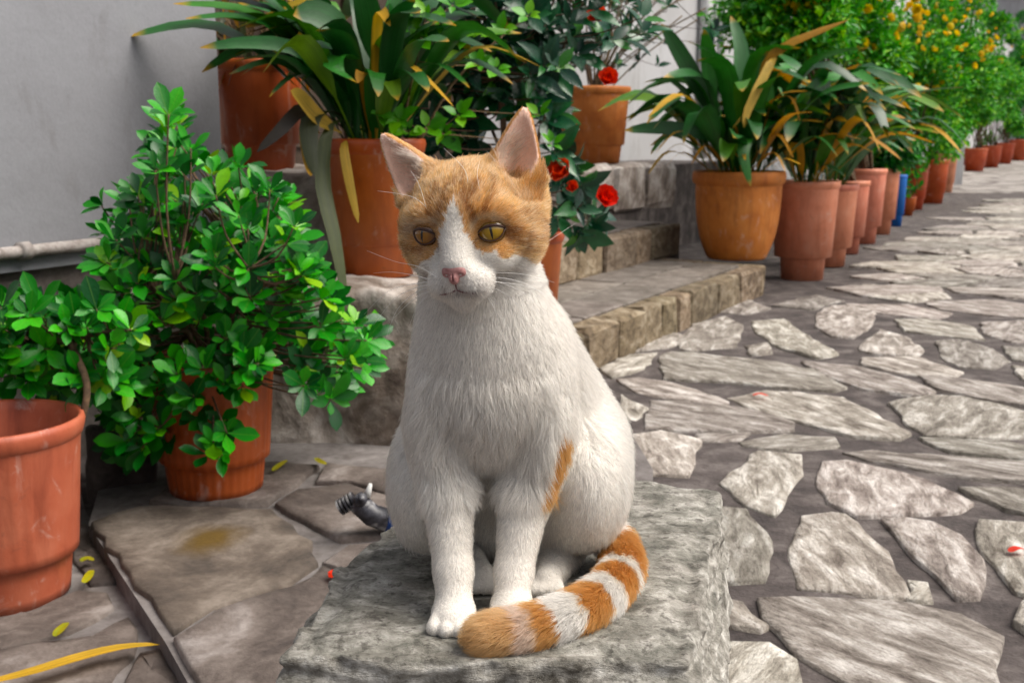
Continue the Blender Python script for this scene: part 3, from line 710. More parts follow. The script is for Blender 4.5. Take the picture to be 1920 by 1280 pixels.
# ears
EAR = [dict(a=(-.0405, -.006, .030), b=(-.0725, -.006, .077), o=(-.22, .95, .10), w=.0225), dict(a=(.0345, -.008, .036), b=(.0475, -.012, .089), o=(.30, .95, .05), w=.0225)]
for e in EAR:
    a, b, o_ = Vector(e['a']), Vector(e['b']), Vector(e['o']).normalized(); ax = (b - a).normalized(); o_ = (o_ - ax * o_.dot(ax)).normalized(); sd_ = ax.cross(o_).normalized()
    L = (b - a).length; w0 = e['w']; e['M'] = HM @ np.array([list(sd_), list(o_), list(ax)]).T; e['A'] = H(*a); e['L'] = L
    def earfn(P, e=e, L=L, w0=w0, inner=False):
        q = (P - e['A']) @ e['M']; x, y, z = q[..., 0], q[..., 1], q[..., 2]; t = np.clip(z / L, -.35, 1.0)
        wd = (w0 * np.power(np.clip(1 - t, 0, 1.0), .72) + .0012) * np.clip(1 + np.minimum(z, 0) / .022, .2, 1); dp = wd * .80
        if inner: wd = wd - .0026; dp = dp * 1.0; y = y - .0075 - .003 * (1 - t); wd = wd * np.clip(.30 + 1.75 * (z / L + .08), .2, 1); wd = np.maximum(wd, .0004); dp = np.maximum(dp, .0004)
        k0 = np.sqrt((x / wd) ** 2 + (y / dp) ** 2); d = (k0 - 1) * np.minimum(wd, dp)
        return np.maximum(d, np.maximum(z - L, -.016 - z)) if not inner else np.maximum(d, np.maximum(z - L * .985, -.004 - z))
    e['fn'] = earfn
    A = e['A']; B = H(*b); lo_ = np.minimum(A, B) - .03; hi_ = np.maximum(A, B) + .02
    g.op(lambda P: earfn(P), lo_, hi_, .009)
for e in EAR:
    A = e['A']; B = H(*e['b']); g.op(lambda P, e=e: e['fn'](P, e, e['L'], e['w'], True), np.minimum(A, B) - .03, np.maximum(A, B) + .02, .004, 's')
# keep it above the stone
g.F[:, :, 0] = np.maximum(g.F[:, :, 0], .001)
BV, BQ = g.mesh(1)
# keep only the big shell (drop stray crumbs)
# ------------------------------------------------------------------ colour and fur fields
def inpoly(u, v, poly):
    poly = np.array(poly, float); r = np.zeros(u.shape, bool); n = len(poly); j = n - 1
    for i in range(n):
        xi, yi = poly[i]; xj, yj = poly[j]
        c = ((yi > v) != (yj > v)) & (u < (xj - xi) * (v - yi) / (yj - yi + 1e-12) + xi); r ^= c; j = i
    return r
def dline(u, v, L):
    d = np.full(u.shape, 1e9)
    for (a, b), (c, e) in zip(L[:-1], L[1:]):
        k = (c - a) ** 2 + (e - b) ** 2; t = np.clip(((u - a) * (c - a) + (v - b) * (e - b)) / k, 0, 1)
        d = np.minimum(d, np.hypot(u - a - t * (c - a), v - b - t * (e - b)))
    return d
FACE_WHITE = [(849,372),(857,395),(866,420),(878,448),(890,466),(908,474),(932,468),(940,486),(968,478),(992,492),(1018,492),(1040,478),(1140,470),(1140,720),(640,720),(640,486),(756,500),(782,500),(806,486),(818,470),(825,445),(832,415),(841,392)]
STRIPES = [([(819,424),(822,400),(832,378),(838,352)], 4.5), ([(886,412),(884,396),(872,384),(884,360),(894,338)], 4.5), ([(868,372),(868,340),(862,318)], 3.5), ([(852,352),(850,322)], 3),
           ([(806,405),(806,380),(818,350)], 3.5), ([(936,424),(962,432),(990,444),(1024,450)], 5.5), ([(950,440),(985,462),(1012,470)], 4), ([(786,432),(765,430),(745,440)], 4.5), ([(790,470),(768,468),(752,455)], 5),
           ([(905,396),(918,370),(920,340)], 3.5), ([(1000,400),(1018,420),(1030,430)], 4), ([(975,395),(1005,425),(1030,445)], 3)]
LEG_PATCH = [(1056,815),(1072,820),(1068,858),(1052,905),(1030,950),(1008,952),(1014,925),(1028,890),(1042,850)]
BANDS = [(0, .10, 1), (.10, .27, 1), (.27, .345, 0), (.345, .455, 1), (.455, .54, 0), (.54, .675, 1), (.675, .765, 0), (.765, .835, 1), (.835, .90, .55), (.90, 1.01, .85)]
TP = np.array([list(p) for p in TAIL]); Tl = np.concatenate([[0], np.cumsum(np.linalg.norm(np.diff(TP, axis=0), axis=1))]); Tl /= Tl[-1]
def tailinfo(P):
    best = np.full(len(P), 1e9); bt = np.zeros(len(P)); bd = np.zeros((len(P), 3)); br = np.full(len(P), .01)
    for i in range(nT - 1):
        a, b = TP[i], TP[i + 1]; e = b - a; t = np.clip(((P - a) @ e) / (e @ e), 0, 1); d = np.linalg.norm(P - a - t[:, None] * e, axis=1); m = d < best
        best[m] = d[m]; bt[m] = (Tl[i] + (Tl[i + 1] - Tl[i]) * t)[m]; bd[m] = e / np.linalg.norm(e)
    return best, bt, bd
WHITE = np.array([.90, .855, .79]); ORANGE = np.array([.66, .315, .080]); DORANGE = np.array([.33, .125, .030]); CREAM = np.array([.80, .63, .42])
def fields(P, Nn):
    """colour, region info at surface points"""
    n = len(P); u, v = proj(P); j = np.stack([fbm(P, 260, 2, 21), fbm(P, 260, 2, 22)], 1); u = u + j[:, 0] * 5; v = v + j[:, 1] * 5
    q = toH(P); hd = np.linalg.norm(q / np.array([1.0, 1.0, 1.0]), axis=1)
    td, tt, tdir = tailinfo(P); tail = (td < .018) & (tt > .06)
    ears = np.zeros(n, bool); einner = np.zeros(n, bool); et = np.zeros(n)
    for e in EAR:
        L3 = (P - e['A']) @ e['M']; z = L3[:, 2] / e['L']; near = (np.abs(L3[:, 0]) < .03) & (np.abs(L3[:, 1]) < .03) & (z > .02) & (z < 1.1)
        inn = near & (np.abs(e['fn'](P, e, e['L'], e['w'], True)) < .0024) & (e['fn'](P, e, e['L'], e['w'], False) < .0022) & ((Nn @ e['M'][:, 1]) > -.2)
        ears |= near & (z > .18); einner |= inn; et = np.where(near, z, et)
    head = ((hd < .085) & (q[:, 2] > -.055)) & (~tail)
    col = np.tile(WHITE, (n, 1)) * (1 + .05 * fbm(P, 30, 2, 4))[:, None]
    warm = np.clip(fbm(P, 12, 2, 8) * .6 + .35, 0, 1) * .20; col = col * (1 - warm[:, None]) + np.array([.70, .60, .47]) * warm[:, None]
    # head markings
    front = Nn @ v3(fwd) > -.25
    og = head & (~inpoly(u, v, FACE_WHITE)) & (v < 545)
    og &= ~((~front) & (q[:, 2] < -.035))
    oc = ORANGE * (1 + .16 * fbm(P, 120, 2, 31))[:, None]
    lg = np.clip(.35 + .8 * fbm(P * np.array([1, 1, .5]), 150, 2, 33), 0, 1)[:, None] * .28; oc = oc * (1 - lg) + CREAM * lg
    ds = np.zeros(n)
    for L_, wd in STRIPES: ds = np.maximum(ds, np.clip(1.6 - dline(u, v, L_) / (wd * 1.25), 0, 1))
    ds = np.where(front, ds, 0) * .92; oc = oc * (1 - ds[:, None]) + DORANGE * ds[:, None]
    for (ex, ey) in ((800, 440), (914, 432)):            # pale fur round the eyes
        de = np.hypot((u - ex) / 1.35, (v - ey + 4)); pe = np.where(front & (de > 17), np.clip(1 - np.abs(de - 23) / 7, 0, 1) * .55, 0) * (v < ey)
        oc = oc * (1 - pe[:, None]) + CREAM * pe[:, None]
    col = np.where(og[:, None], oc, col)
    md = dline(u, v, [(826, 540), (845, 551), (862, 549), (880, 551), (906, 540)]); mm = np.where(head & front, np.clip(1.2 - md / 4, 0, 1) * .6, 0)
    for k, (a, b) in enumerate([((798, 512), (836, 530)), ((892, 528), (945, 510)), ((800, 522), (838, 538)), ((890, 536), (940, 522))]):
        mm = np.maximum(mm, np.where(head & front, np.clip(1.1 - dline(u, v, [a, b]) / 3, 0, 1) * .30, 0))
    col = col * (1 - mm[:, None]) + np.array([.16, .10, .09]) * mm[:, None]
    tr = np.maximum(np.clip(1.2 - dline(u, v, [(822, 458), (822, 475)]) / 3, 0, 1), np.clip(1.2 - dline(u, v, [(892, 450), (890, 466)]) / 3, 0, 1)) * (head & front) * .7
    col = col * (1 - tr[:, None]) + np.array([.14, .06, .035]) * tr[:, None]
    # back of ears
    eo = ears & ~einner; col = np.where(eo[:, None], ORANGE * np.array([1.0, .95, .9]), col)
    # leg patch
    lp = inpoly(u, v, LEG_PATCH) & (P[:, 1] < .97); col = np.where(lp[:, None], ORANGE * 1.05, col)
    # tail
    b = np.ones(n)
    ttn = tt + .012 * j[:, 0] + .022 * fbm(P, 45, 2, 91)
    for a0, a1, w_ in BANDS: b = np.where((ttn >= a0) & (ttn < a1), w_, b)
    tc = WHITE * .9 * (1 - b[:, None]) + (ORANGE * np.array([.85, .72, .6])) * b[:, None]
    tc = np.where((tt > .9)[:, None], CREAM * .12 + ORANGE * .80, tc)
    col = np.where(tail[:, None], tc, col)
    return dict(col=np.clip(col, 0, .93), q=q, hd=hd, tail=tail, tdir=tdir, tt=tt, head=head, ears=ears, einner=einner, et=et, u=u, v=v, front=front, orange=og)
def vert_normals(V, Q):
    T = np.concatenate([Q[:, [0, 1, 2]], Q[:, [0, 2, 3]]]); fn = np.cross(V[T[:, 1]] - V[T[:, 0]], V[T[:, 2]] - V[T[:, 0]])
    n = np.zeros_like(V)
    for i in range(3): np.add.at(n, T[:, i], fn)
    return n / (np.linalg.norm(n, axis=1)[:, None] + 1e-12), T, fn
BN, BT, BFN = vert_normals(BV, BQ)
fv = fields(BV, BN)
bcol = fv['col'] * .75
bcol = np.where(fv['einner'][:, None], np.array([.86, .55, .42]), bcol)
me = fastmesh('body', BV, BQ)
at = me.color_attributes.new('col', 'FLOAT_COLOR', 'POINT'); at.data.foreach_set('color', np.concatenate([bcol, np.ones((len(bcol), 1))], 1).astype(np.float32).ravel())
mS, t, b = newmat('cat_skin'); an = t.nodes.new('ShaderNodeAttribute'); an.attribute_name = 'col'
t.links.new(an.outputs['Color'], b.inputs['Base Color']); b.inputs['Roughness'].default_value = .8
vv = coords(t, (1, 1, .35), rand=False); nn = noise(t, vv, 500, 3); bump(t, b, nn, .5, .002)
me.materials.append(mS); body = on_cat(obj('body', me))
# ------------------------------------------------------------------ fur strands
def make_fur(NS):
    A = np.linalg.norm(BFN, axis=1) / 2; cen = BV[BT].mean(1)
    ff = fields(cen, BFN / (np.linalg.norm(BFN, axis=1)[:, None] + 1e-12))
    camdir = np.array([0, 0, CAMZ]) - cen; facing = (BFN * camdir).sum(1) / (np.linalg.norm(BFN, axis=1) * np.linalg.norm(camdir, axis=1) + 1e-12)
    dens = np.ones(len(A)); dens[ff['head']] = 2.3; dens[ff['einner']] = .8; dens[facing < -.35] *= .45; dens[cen[:, 2] < ST + .003] = 0
    dens = np.where(ff['tail'], 1.5, dens)
    # bare places: eyes, nose
    bare = np.zeros(len(A), bool)
    for sx in (-1, 1):
        c, r2, d, u2 = eye_frame(sx); ql = ff['q'] - v3(c); x = ql @ v3(r2); y = ql @ v3(u2); z = ql @ v3(d)
        bare |= ((x / .0114) ** 2 + ((y + .0013) / .0068) ** 2 < 1) & (z > -.004)
    qn = ff['q'] - np.array([0, .066, -.0265]); bare |= (np.abs(qn[:, 0]) < .0095 - .5 * np.clip(-qn[:, 2], 0, 1)) & (np.abs(qn[:, 2]) < .0075) & (np.abs(qn[:, 1]) < .010)
    dens[bare] = 0
    p = A * dens; cum = np.cumsum(p); ti = np.searchsorted(cum, rng.random(NS) * cum[-1])
    r1 = np.sqrt(rng.random(NS)); r2_ = rng.random(NS); wa = np.stack([1 - r1, r1 * (1 - r2_), r1 * r2_], 1)
    P = (BV[BT[ti]] * wa[:, :, None]).sum(1); Nn = (BN[BT[ti]] * wa[:, :, None]).sum(1); Nn /= np.linalg.norm(Nn, axis=1)[:, None] + 1e-12
    f = fields(P, Nn); q = f['q']
    # flow
    body_f = np.zeros((NS, 3)); body_f[:, 2] = -1; body_f[:, 1] = .30
    side = np.clip((P[:, 1] - .95) / .08, 0, 1); body_f[:, 1] += .5 * side
    nose = np.array([0, .072, -.020]); hf = (q - nose); hf[:, 1] *= 1.2; hf /= np.linalg.norm(hf, axis=1)[:, None] + 1e-9; hf = hf @ HM.T
    wh = np.clip((.088 - f['hd']) / .02, 0, 1) * f['head']; wh = wh[:, None]
    fl = hf * wh + body_f * (1 - wh)
    fl = np.where(f['tail'][:, None], f['tdir'] + np.array([0, 0, -.15]), fl)
    el = f['ears'][:, None]; earup = np.zeros((NS, 3))
    for e in EAR:
        L3 = (P - e['A']) @ e['M']; m = (np.abs(L3[:, 0]) < .04) & (np.abs(L3[:, 1]) < .04) & (L3[:, 2] > 0)
        sgn = -1 if e is EAR[0] else 1
        inn = (e['M'][:, 2] * .55 + e['M'][:, 1] * .35)[None] + np.outer(np.ones(NS), HM[:, 0] * sgn * .55)
        earup[m] = np.where(f['einner'][:, None], inn, e['M'][:, 2][None])[m]
    fl = np.where(el | f['einner'][:, None], earup, fl)
    ebase = np.zeros(NS, bool)
    for e in EAR:
        l3 = (P - e['A']) @ e['M']; m = (np.abs(l3[:, 0]) < .024) & (l3[:, 1] > -.002) & (l3[:, 1] < .034) & (l3[:, 2] > -.018) & (l3[:, 2] < .012) & f['head'] & ~f['einner']; ebase |= m
        fl[m] = (e['M'][:, 2] * 1.0 + e['M'][:, 1] * .1)[None]
    j1 = np.stack([fbm(P, 55, 2, s_) for s_ in (41, 42, 43)], 1); j2 = np.stack([vnoise(P, 230, s_) for s_ in (51, 52, 53)], 1)
    fl = fl / (np.linalg.norm(fl, axis=1)[:, None] + 1e-9)
    hz0 = P[:, 2] - ST; chest = (~f['head']) & (~f['tail']) & (P[:, 2] > ST + .10)
    low_ch = chest & (hz0 > .09) & (hz0 < .20) & (P[:, 1] < .96)
    amp1 = np.where(low_ch, .34, .13); amp2 = np.where(low_ch, .60, .30); amp1 = np.where(f['head'], .10, amp1); amp2 = np.where(f['head'], .16, amp2)
    amp1 = np.where(f['tail'], .30, amp1); amp2 = np.where(f['tail'], .35, amp2)
    fl = fl + j1 * amp1[:, None] + j2 * amp2[:, None] + rng.normal(0, .16, (NS, 3))
    fl -= Nn * (fl * Nn).sum(1)[:, None]; fl /= np.linalg.norm(fl, axis=1)[:, None] + 1e-9
    # length and lift
    hz = P[:, 2] - ST
    L = np.full(NS, .0085)
    leg = (P[:, 1] < .945) & (hz < .17); L = np.where(leg, np.clip(.0030 + (hz - .025) * .065, .0026, .0110), L)
    L = np.where((~leg) & (hz < .04) & (P[:, 1] < .97), .006, L)
    L = np.where((P[:, 1] > .95) & (hz > .04), .0125, L)
    cf = (np.abs(P[:, 0] + .02) < .055) & (P[:, 1] < .95) & (hz > .10) & (hz < .21); L = np.where(cf, .0185, L)
    dn = np.linalg.norm(q - np.array([0, .066, -.026]), axis=1)
    Lh = np.interp(dn, [0, .01, .03, .06, .085, .12], [.0012, .0018, .0036, .0066, .0105, .014])
    deye = np.minimum(*[np.linalg.norm(q - np.array(e), axis=1) for e in EYES]); Lh = np.minimum(Lh, np.interp(deye, [.012, .03], [.0026, .010]))
    L = np.where(f['head'], L * (1 - wh[:, 0]) + Lh * wh[:, 0], L)
    L = np.where(f['ears'] & ~f['einner'], .0032, L)
    med = np.zeros(NS)
    for e, sg in zip(EAR, (1, -1)):
        l3 = (P - e['A']) @ e['M']; xm = (l3[:, 0] * np.sign(e['M'][:, 0] @ HM[:, 0]) * sg); mm_ = (np.abs(l3[:, 0]) < .04) & (np.abs(l3[:, 1]) < .04) & (l3[:, 2] > -.01); med = np.where(mm_, xm, med)
    L = np.where(f['einner'], np.where((med > .001) & (f['et'] < .55), .019, .0035) * rng.uniform(.5, 1.0, NS), L)
    L = np.where(f['tail'], .0145 * np.where(f['tt'] > .93, .9, 1), L)
    L = np.where(ebase, .0085, L); chk = f['head'] & (np.abs(q[:, 0]) > .036) & (q[:, 2] < .015) & (q[:, 1] < .03) & ~f['ears']; L = np.where(chk, np.maximum(L, .0095), L)
    L *= rng.uniform(.6, 1.15, NS)
    lift = np.full(NS, .30); lift = np.where(f['head'], .34, lift); lift = np.where(leg, .22, lift); lift = np.where(f['tail'], .52, lift); lift = np.where(f['ears'], .35, lift)
    lift = np.where(P[:, 1] > .97, .38, lift); lift = np.where(chk, .46, lift); lift = np.where(ebase, .5, lift); lift = lift + rng.normal(0, .10, NS); lift = np.where(rng.random(NS) < .03, lift + .25, lift); lift = np.maximum(lift, .08)
    K = 5; s = np.linspace(0, 1, K); pos = np.zeros((NS, K, 3))
    d0 = fl * np.cos(lift * 1.7)[:, None] + Nn * np.sin(lift * 1.7)[:, None]; d1 = fl * np.cos(lift * .35)[:, None] + Nn * np.sin(lift * .35)[:, None] + np.array([0, 0, -.12])
    for k in range(K):
        tk = s[k]; pos[:, k] = P - Nn * .0004 + L[:, None] * (d0 * (tk - .5 * tk * tk) + d1 * (.5 * tk * tk))
    pos[:, :, 2] = np.maximum(pos[:, :, 2], ST + .0015)
    rad0 = np.where(f['head'], .00010, .00012) * rng.uniform(.7, 1.2, NS); rad = rad0[:, None] * np.array([1, 1, .9, .65, .15])[None]
    col = f['col'] * rng.uniform(.72, 1.10, NS)[:, None] * (1 + .14 * vnoise(P, 320, 77))[:, None]
    col = np.where(f['einner'][:, None], np.array([.80, .66, .55]), col)
    darkband = f['orange'] & (rng.random(NS) < .12); col = np.where(darkband[:, None], col * .5, col)
    pale = f['orange'] & (rng.random(NS) < .16); col = np.where(pale[:, None], col * .4 + CREAM * .6, col)
    hc = bpy.data.hair_curves.new('fur'); hc.add_curves([K] * NS)
    hc.attributes['position'].data.foreach_set('vector', (pos - v3(CAT.location)).astype(np.float32).ravel())
    ra = hc.attributes.get('radius') or hc.attributes.new('radius', 'FLOAT', 'POINT'); ra.data.foreach_set('value', rad.astype(np.float32).ravel())
    ca = hc.attributes.new('col', 'FLOAT_COLOR', 'CURVE'); ca.data.foreach_set('color', np.concatenate([np.clip(col, 0, .95), np.ones((NS, 1))], 1).astype(np.float32).ravel())
    m = bpy.data.materials.new('cat_fur'); m.use_nodes = True; t = m.node_tree; t.nodes.clear()
    out = t.nodes.new('ShaderNodeOutputMaterial'); an = t.nodes.new('ShaderNodeAttribute'); an.attribute_name = 'col'
    hb = t.nodes.new('ShaderNodeBsdfHairPrincipled'); hb.parametrization = 'COLOR'; hb.inputs['Roughness'].default_value = .42; hb.inputs['Radial Roughness'].default_value = .7
    hb.inputs['Coat'].default_value = 0.0
    t.links.new(an.outputs['Color'], hb.inputs['Color'])
    df = t.nodes.new('ShaderNodeBsdfDiffuse'); t.links.new(an.outputs['Color'], df.inputs['Color'])
    mx = t.nodes.new('ShaderNodeMixShader'); mx.inputs[0].default_value = .45; t.links.new(hb.outputs[0], mx.inputs[1]); t.links.new(df.outputs[0], mx.inputs[2])
    t.links.new(mx.outputs[0], out.inputs[0]); hc.materials.append(m)
    o = bpy.data.objects.new('fur', hc); COL.objects.link(o); o.parent = CAT; o['kind'] = 'stuff'; return o
make_fur(330000)
# ------------------------------------------------------------------ eyes
def eye_mat(name, outer, inner, rim):
    m, t, b = newmat(name); tc = t.nodes.new('ShaderNodeTexCoord'); sx = t.nodes.new('ShaderNodeSeparateXYZ'); t.links.new(tc.outputs['Object'], sx.inputs[0])
    def mth(op, a, b2=None):
        n = t.nodes.new('ShaderNodeMath'); n.operation = op
        for i, v in enumerate((a, b2)):
            if v is None: continue
            if hasattr(v, 'is_output'): t.links.new(v, n.inputs[i])
            else: n.inputs[i].default_value = v
        return n.outputs[0]
    x, z = sx.outputs[0], sx.outputs[2]; r = mth('SQRT', mth('ADD', mth('MULTIPLY', x, x), mth('MULTIPLY', z, z)))
    rr = mth('DIVIDE', r, ER); ns = noise(t, coords(t, (1, .2, 1), rand=False), 700, 4)
    rr2 = mth('ADD', rr, mth('MULTIPLY', mth('SUBTRACT', ns, .5), .12))
    c = ramp(t, rr2, [(0.0, inner), (.35, inner), (.68, outer), (.80, rim), (.90, (.02, .012, .008))])
    xa = mth('ABSOLUTE', x); lim = mth('MULTIPLY', mth('SUBTRACT', 1.0, mth('POWER', mth('DIVIDE', mth('ABSOLUTE', z), .0066), 2.0)), .0010)
    pup = mth('LESS_THAN', xa, lim); c = mixc(t, c, (.003, .003, .003), pup)
    t.links.new(c, b.inputs['Base Color']); b.inputs['Roughness'].default_value = .08; b.inputs['Coat Weight'].default_value = 1.0; b.inputs['Coat Roughness'].default_value = .02; return m
EM = [eye_mat('amber_iris', (.15, .055, .008), (.27, .12, .02), (.05, .02, .004)), eye_mat('olive_iris', (.20, .105, .010), (.33, .20, .025), (.06, .03, .005))]
def uvsphere(r, nu=32, nv=16):
    V = [(0, 0, r)]; F = []
    for i in range(1, nv):
        for k in range(nu):
            a = math.pi * i / nv; q = 2 * math.pi * k / nu; V.append((r * math.sin(a) * math.cos(q), r * math.sin(a) * math.sin(q), r * math.cos(a)))
    V.append((0, 0, -r)); n = len(V) - 1
    for k in range(nu): F.append((0, 1 + k, 1 + (k + 1) % nu)); F.append((n, n - nu + (k + 1) % nu, n - nu + k))
    for i in range(nv - 2):
        for k in range(nu): F.append((1 + i * nu + k, 1 + (i + 1) * nu + k, 1 + (i + 1) * nu + (k + 1) % nu, 1 + i * nu + (k + 1) % nu))
    return V, F
M_rim = plain('eyelid_skin', (.055, .026, .020), .35)
for i, sx in enumerate((-1, 1)):
    c, r2, d, u2 = eye_frame(sx); M3 = HM @ np.array([list(r2), list(d), list(u2)]).T
    o = obj('eye', medata('eye', *uvsphere(ER), EM[i], True), CAT); mw = Matrix([list(M3[k]) + [0] for k in range(3)] + [[0, 0, 0, 1]])
    pos = Vector(H(*c)) - CAT.location; o.matrix_local = Matrix.Translation(pos) @ mw
    o['label'] = 'amber brown eye, half closed' if sx < 0 else 'olive gold eye with slit pupil'
    pts = []
    for (x, y) in almond(36):
        k = ER * 1.03; yy = math.sqrt(max(k * k - x * x - y * y, 1e-8)); pts.append(Vector((x, yy, y)))
    pts.append(pts[0]); pts.append(pts[1]); mb = MB(); mb.tube(pts, [.0006 + .0006 * max(0, p.z) / .0046 for p in pts], 6, False); mb.build('eyelid_rim', M_rim, o, True)
# ------------------------------------------------------------------ nose and mouth
gn = Grid((-.011, -.010, -.012), (.011, .012, .011), .0005)
gn.ell((0, .0, .001), (.0066, .0050, .0042), .002); gn.ell((0, .0015, -.004), (.0030, .0045, .0042), .002)
for sx in (-1, 1):
    gn.ell((sx * .0042, -.0005, -.0012), (.0028, .0042, .0030), .0015)
    gn.ell((sx * .0043, .0048, -.0022), (.0017, .0026, .0009), .0005, None, 's')
gn.ell((0, .0058, -.0045), (.0004, .002, .0042), .0006, None, 's')
NV, NQ = gn.mesh(1); NV = (NV * np.array([1.42, 1.2, 1.3]) + np.array([0, .0640, -.0250])) @ HM.T + HCv
mN, t, b = newmat('nose_leather'); n1 = noise(t, coords(t, rand=False), 420, 3)
t.links.new(ramp(t, n1, [(.3, (.30, .15, .14)), (.7, (.50, .29, .28))]), b.inputs['Base Color']); b.inputs['Roughness'].default_value = .5; bump(t, b, n1, .3, .0006)
nose_o = on_cat(obj('nose', fastmesh('nose', NV, NQ, mN)))
M_lip = plain('lip', (.16, .075, .075), .6)
mb = MB()
def facept(x, z, y0=.075):
    """march from in front of the face to the body surface"""
    P = np.array([H(x, y0 - i * .0005, z) for i in range(120)]); idx = np.clip(np.round((P - g.lo) / g.res).astype(int), 0, g.n - 1); F = g.F[tuple(idx.T)]
    k = int(np.argmax(F < 0)); return Vector(P[k])
for xs in ([(0, -.0325), (0, -.0365), (0, -.0405)], [(0, -.0405), (-.005, -.0424), (-.010, -.0434), (-.014, -.0436)], [(0, -.0405), (.005, -.0424), (.010, -.0434), (.014, -.0436)]):
    mb.tube([p + fwd * .0008 for p in smoothpath([facept(*p) for p in xs], 3)], .0007, 6)
mo = on_cat(mb.build('mouth', M_lip, None, True))
# ------------------------------------------------------------------ whiskers
M_wh = plain('whisker', (.85, .83, .80), .35)
def whisk(p0, ctrl, r0=.00026):
    pts = smoothpath([p0] + ctrl, 6); n = len(pts); mb = MB(); mb.tube([p - CAT.location for p in pts], [r0 * (1 - .8 * i / (n - 1)) for i in range(n)], 5); mb.build('whisker', M_wh, CAT, True)
def wpx(sx, x, z, path):
    p0 = facept(x, z); whisk(p0 - fwd * .001, [W(a, b, yy) for a, b, yy in path])
WL = [(-.013, -0.033, [(790, 530, .862), (730, 545, .875), (682, 590, .89)]), (-.014, -0.035, [(785, 538, .862), (740, 560, .875), (700, 610, .885)]), (-.015, -0.037, [(785, 545, .865), (745, 580, .875), (722, 640, .885)]),
      (-.013, -0.031, [(785, 500, .862), (740, 490, .885), (688, 470, .90)]), (-.016, -0.033, [(775, 516, .87), (735, 510, .885), (700, 512, .895)]), (-.015, -0.039, [(790, 552, .865), (765, 570, .872), (735, 600, .88)]), (-.012, -0.040, [(800, 556, .865), (780, 580, .872), (768, 610, .878)])]
WR = [(.014, -0.032, [(930, 512, .86), (985, 515, .87), (1040, 530, .885)]), (.015, -0.034, [(930, 520, .86), (985, 532, .865), (1045, 565, .88)]), (.015, -0.036, [(930, 528, .86), (980, 548, .865), (1030, 590, .875)]), (.014, -0.039, [(920, 538, .86), (960, 560, .866), (990, 600, .872)]),
      (.016, -0.030, [(945, 500, .865), (1000, 470, .885), (1080, 418, .91)]), (.016, -0.035, [(945, 530, .862), (1010, 545, .868), (1060, 590, .88)]), (.011, -0.040, [(905, 548, .862), (925, 575, .866), (935, 605, .87)])]
for x, z, path in WL + WR: wpx(0, x, z, path)
for x, z, path in [(-.020, .016, [(800, 390, .86), (770, 368, .865), (708, 358, .88)]), (-.022, .017, [(800, 392, .86), (785, 345, .86), (770, 320, .87)]), (.018, .017, [(880, 370, .86), (872, 320, .86), (832, 278, .87)]), (.022, .017, [(905, 380, .855), (895, 330, .86), (900, 300, .87)])]: wpx(0, x, z, path)
# ================================================================== POTS AND PLANTS
def terra(name, base, dark, light, rough=.55, streak=.5):
    m, t, b = newmat(name); v = coords(t, (1, 1, .18), rand=True); v2 = coords(t, rand=True)
    n1 = noise(t, v, 22, 6, .65, .3); n2 = noise(t, v2, 9, 5, .6); n3 = noise(t, v2, 120, 3)
    c = ramp(t, n2, [(.25, dark), (.5, base), (.8, light)])
    c = mixc(t, c, ramp(t, n1, [(.32, (.5, .42, .4)), (.5, (1, 1, 1)), (.85, (1.0, 1.0, 1.0))]), streak, 'MULTIPLY')
    c = mixc(t, c, (.55, .42, .36), ramp(t, n1, [(.60, (0, 0, 0)), (.78, (.6, .6, .6))]))
    n7 = noise(t, v2, 16, 7, .7, .8); c = mixc(t, c, (.60, .50, .44), ramp(t, n7, [(.60, (0, 0, 0)), (.74, (.45, .45, .45))])); c = mixc(t, c, (.06, .04, .03), ramp(t, n7, [(.26, (.5, .5, .5)), (.38, (0, 0, 0))]))
    c = hueval(t, c, .10, .008); t.links.new(c, b.inputs['Base Color']); b.inputs['Roughness'].default_value = rough
    bump(t, b, n3, .18, .002); return m
T_near = terra('terracotta_plastic_near', (.36, .098, .050), (.26, .062, .032), (.44, .15, .085), .55, .6)
T_red = terra('terracotta_plastic_red', (.40, .075, .026), (.29, .05, .016), (.46, .105, .042), .45, .55)
T_orange = terra('terracotta_plastic_orange', (.42, .085, .026), (.31, .055, .015), (.49, .12, .04), .42, .45)
T_clay = terra('terracotta_clay', (.52, .17, .045), (.38, .105, .026), (.60, .235, .075), .7, .55)
T_salmon = terra('terracotta_salmon', (.60, .22, .135), (.46, .155, .09), (.68, .31, .21), .6, .4)
M_soil = rough_mat('potting_soil', [(.3, (.012, .009, .007)), (.6, (.035, .025, .018)), (.85, (.08, .06, .045))], 40, 140, .95, 1.0, .006)
M_bark = rough_mat('bark', [(.3, (.05, .032, .02)), (.7, (.16, .105, .065))], 60, 180, .9, .8, .003)
M_twig = rough_mat('dry_twig', [(.3, (.12, .08, .045)), (.7, (.32, .24, .15))], 60, 180, .9, .6, .003)
PROF = {'nursery': [(.72, 0), (.775, .225), (.80, .235), (.85, .245), (.955, .90)], 'bowl': [(.64, 0), (.68, .03), (.77, .14), (.85, .27), (.905, .42), (.94, .58), (.955, .72), (.96, .84)], 'tall': [(.62, 0), (.66, .21), (.72, .225), (.84, .235), (.955, .93)]}
RIMS = {'nursery': [(.955, .89), (.985, .905), (1.0, .93), (1.015, .965), (1.0, .995), (.965, 1.0), (.935, .985), (.915, .93)], 'bowl': [(.95, .83), (.965, .85), (1.02, .87), (1.04, .92), (1.035, .975), (1.0, 1.0), (.955, .99), (.93, .93)], 'tall': [(.955, .925), (.99, .94), (1.0, .97), (.99, 1.0), (.96, 1.0), (.935, .94)]}
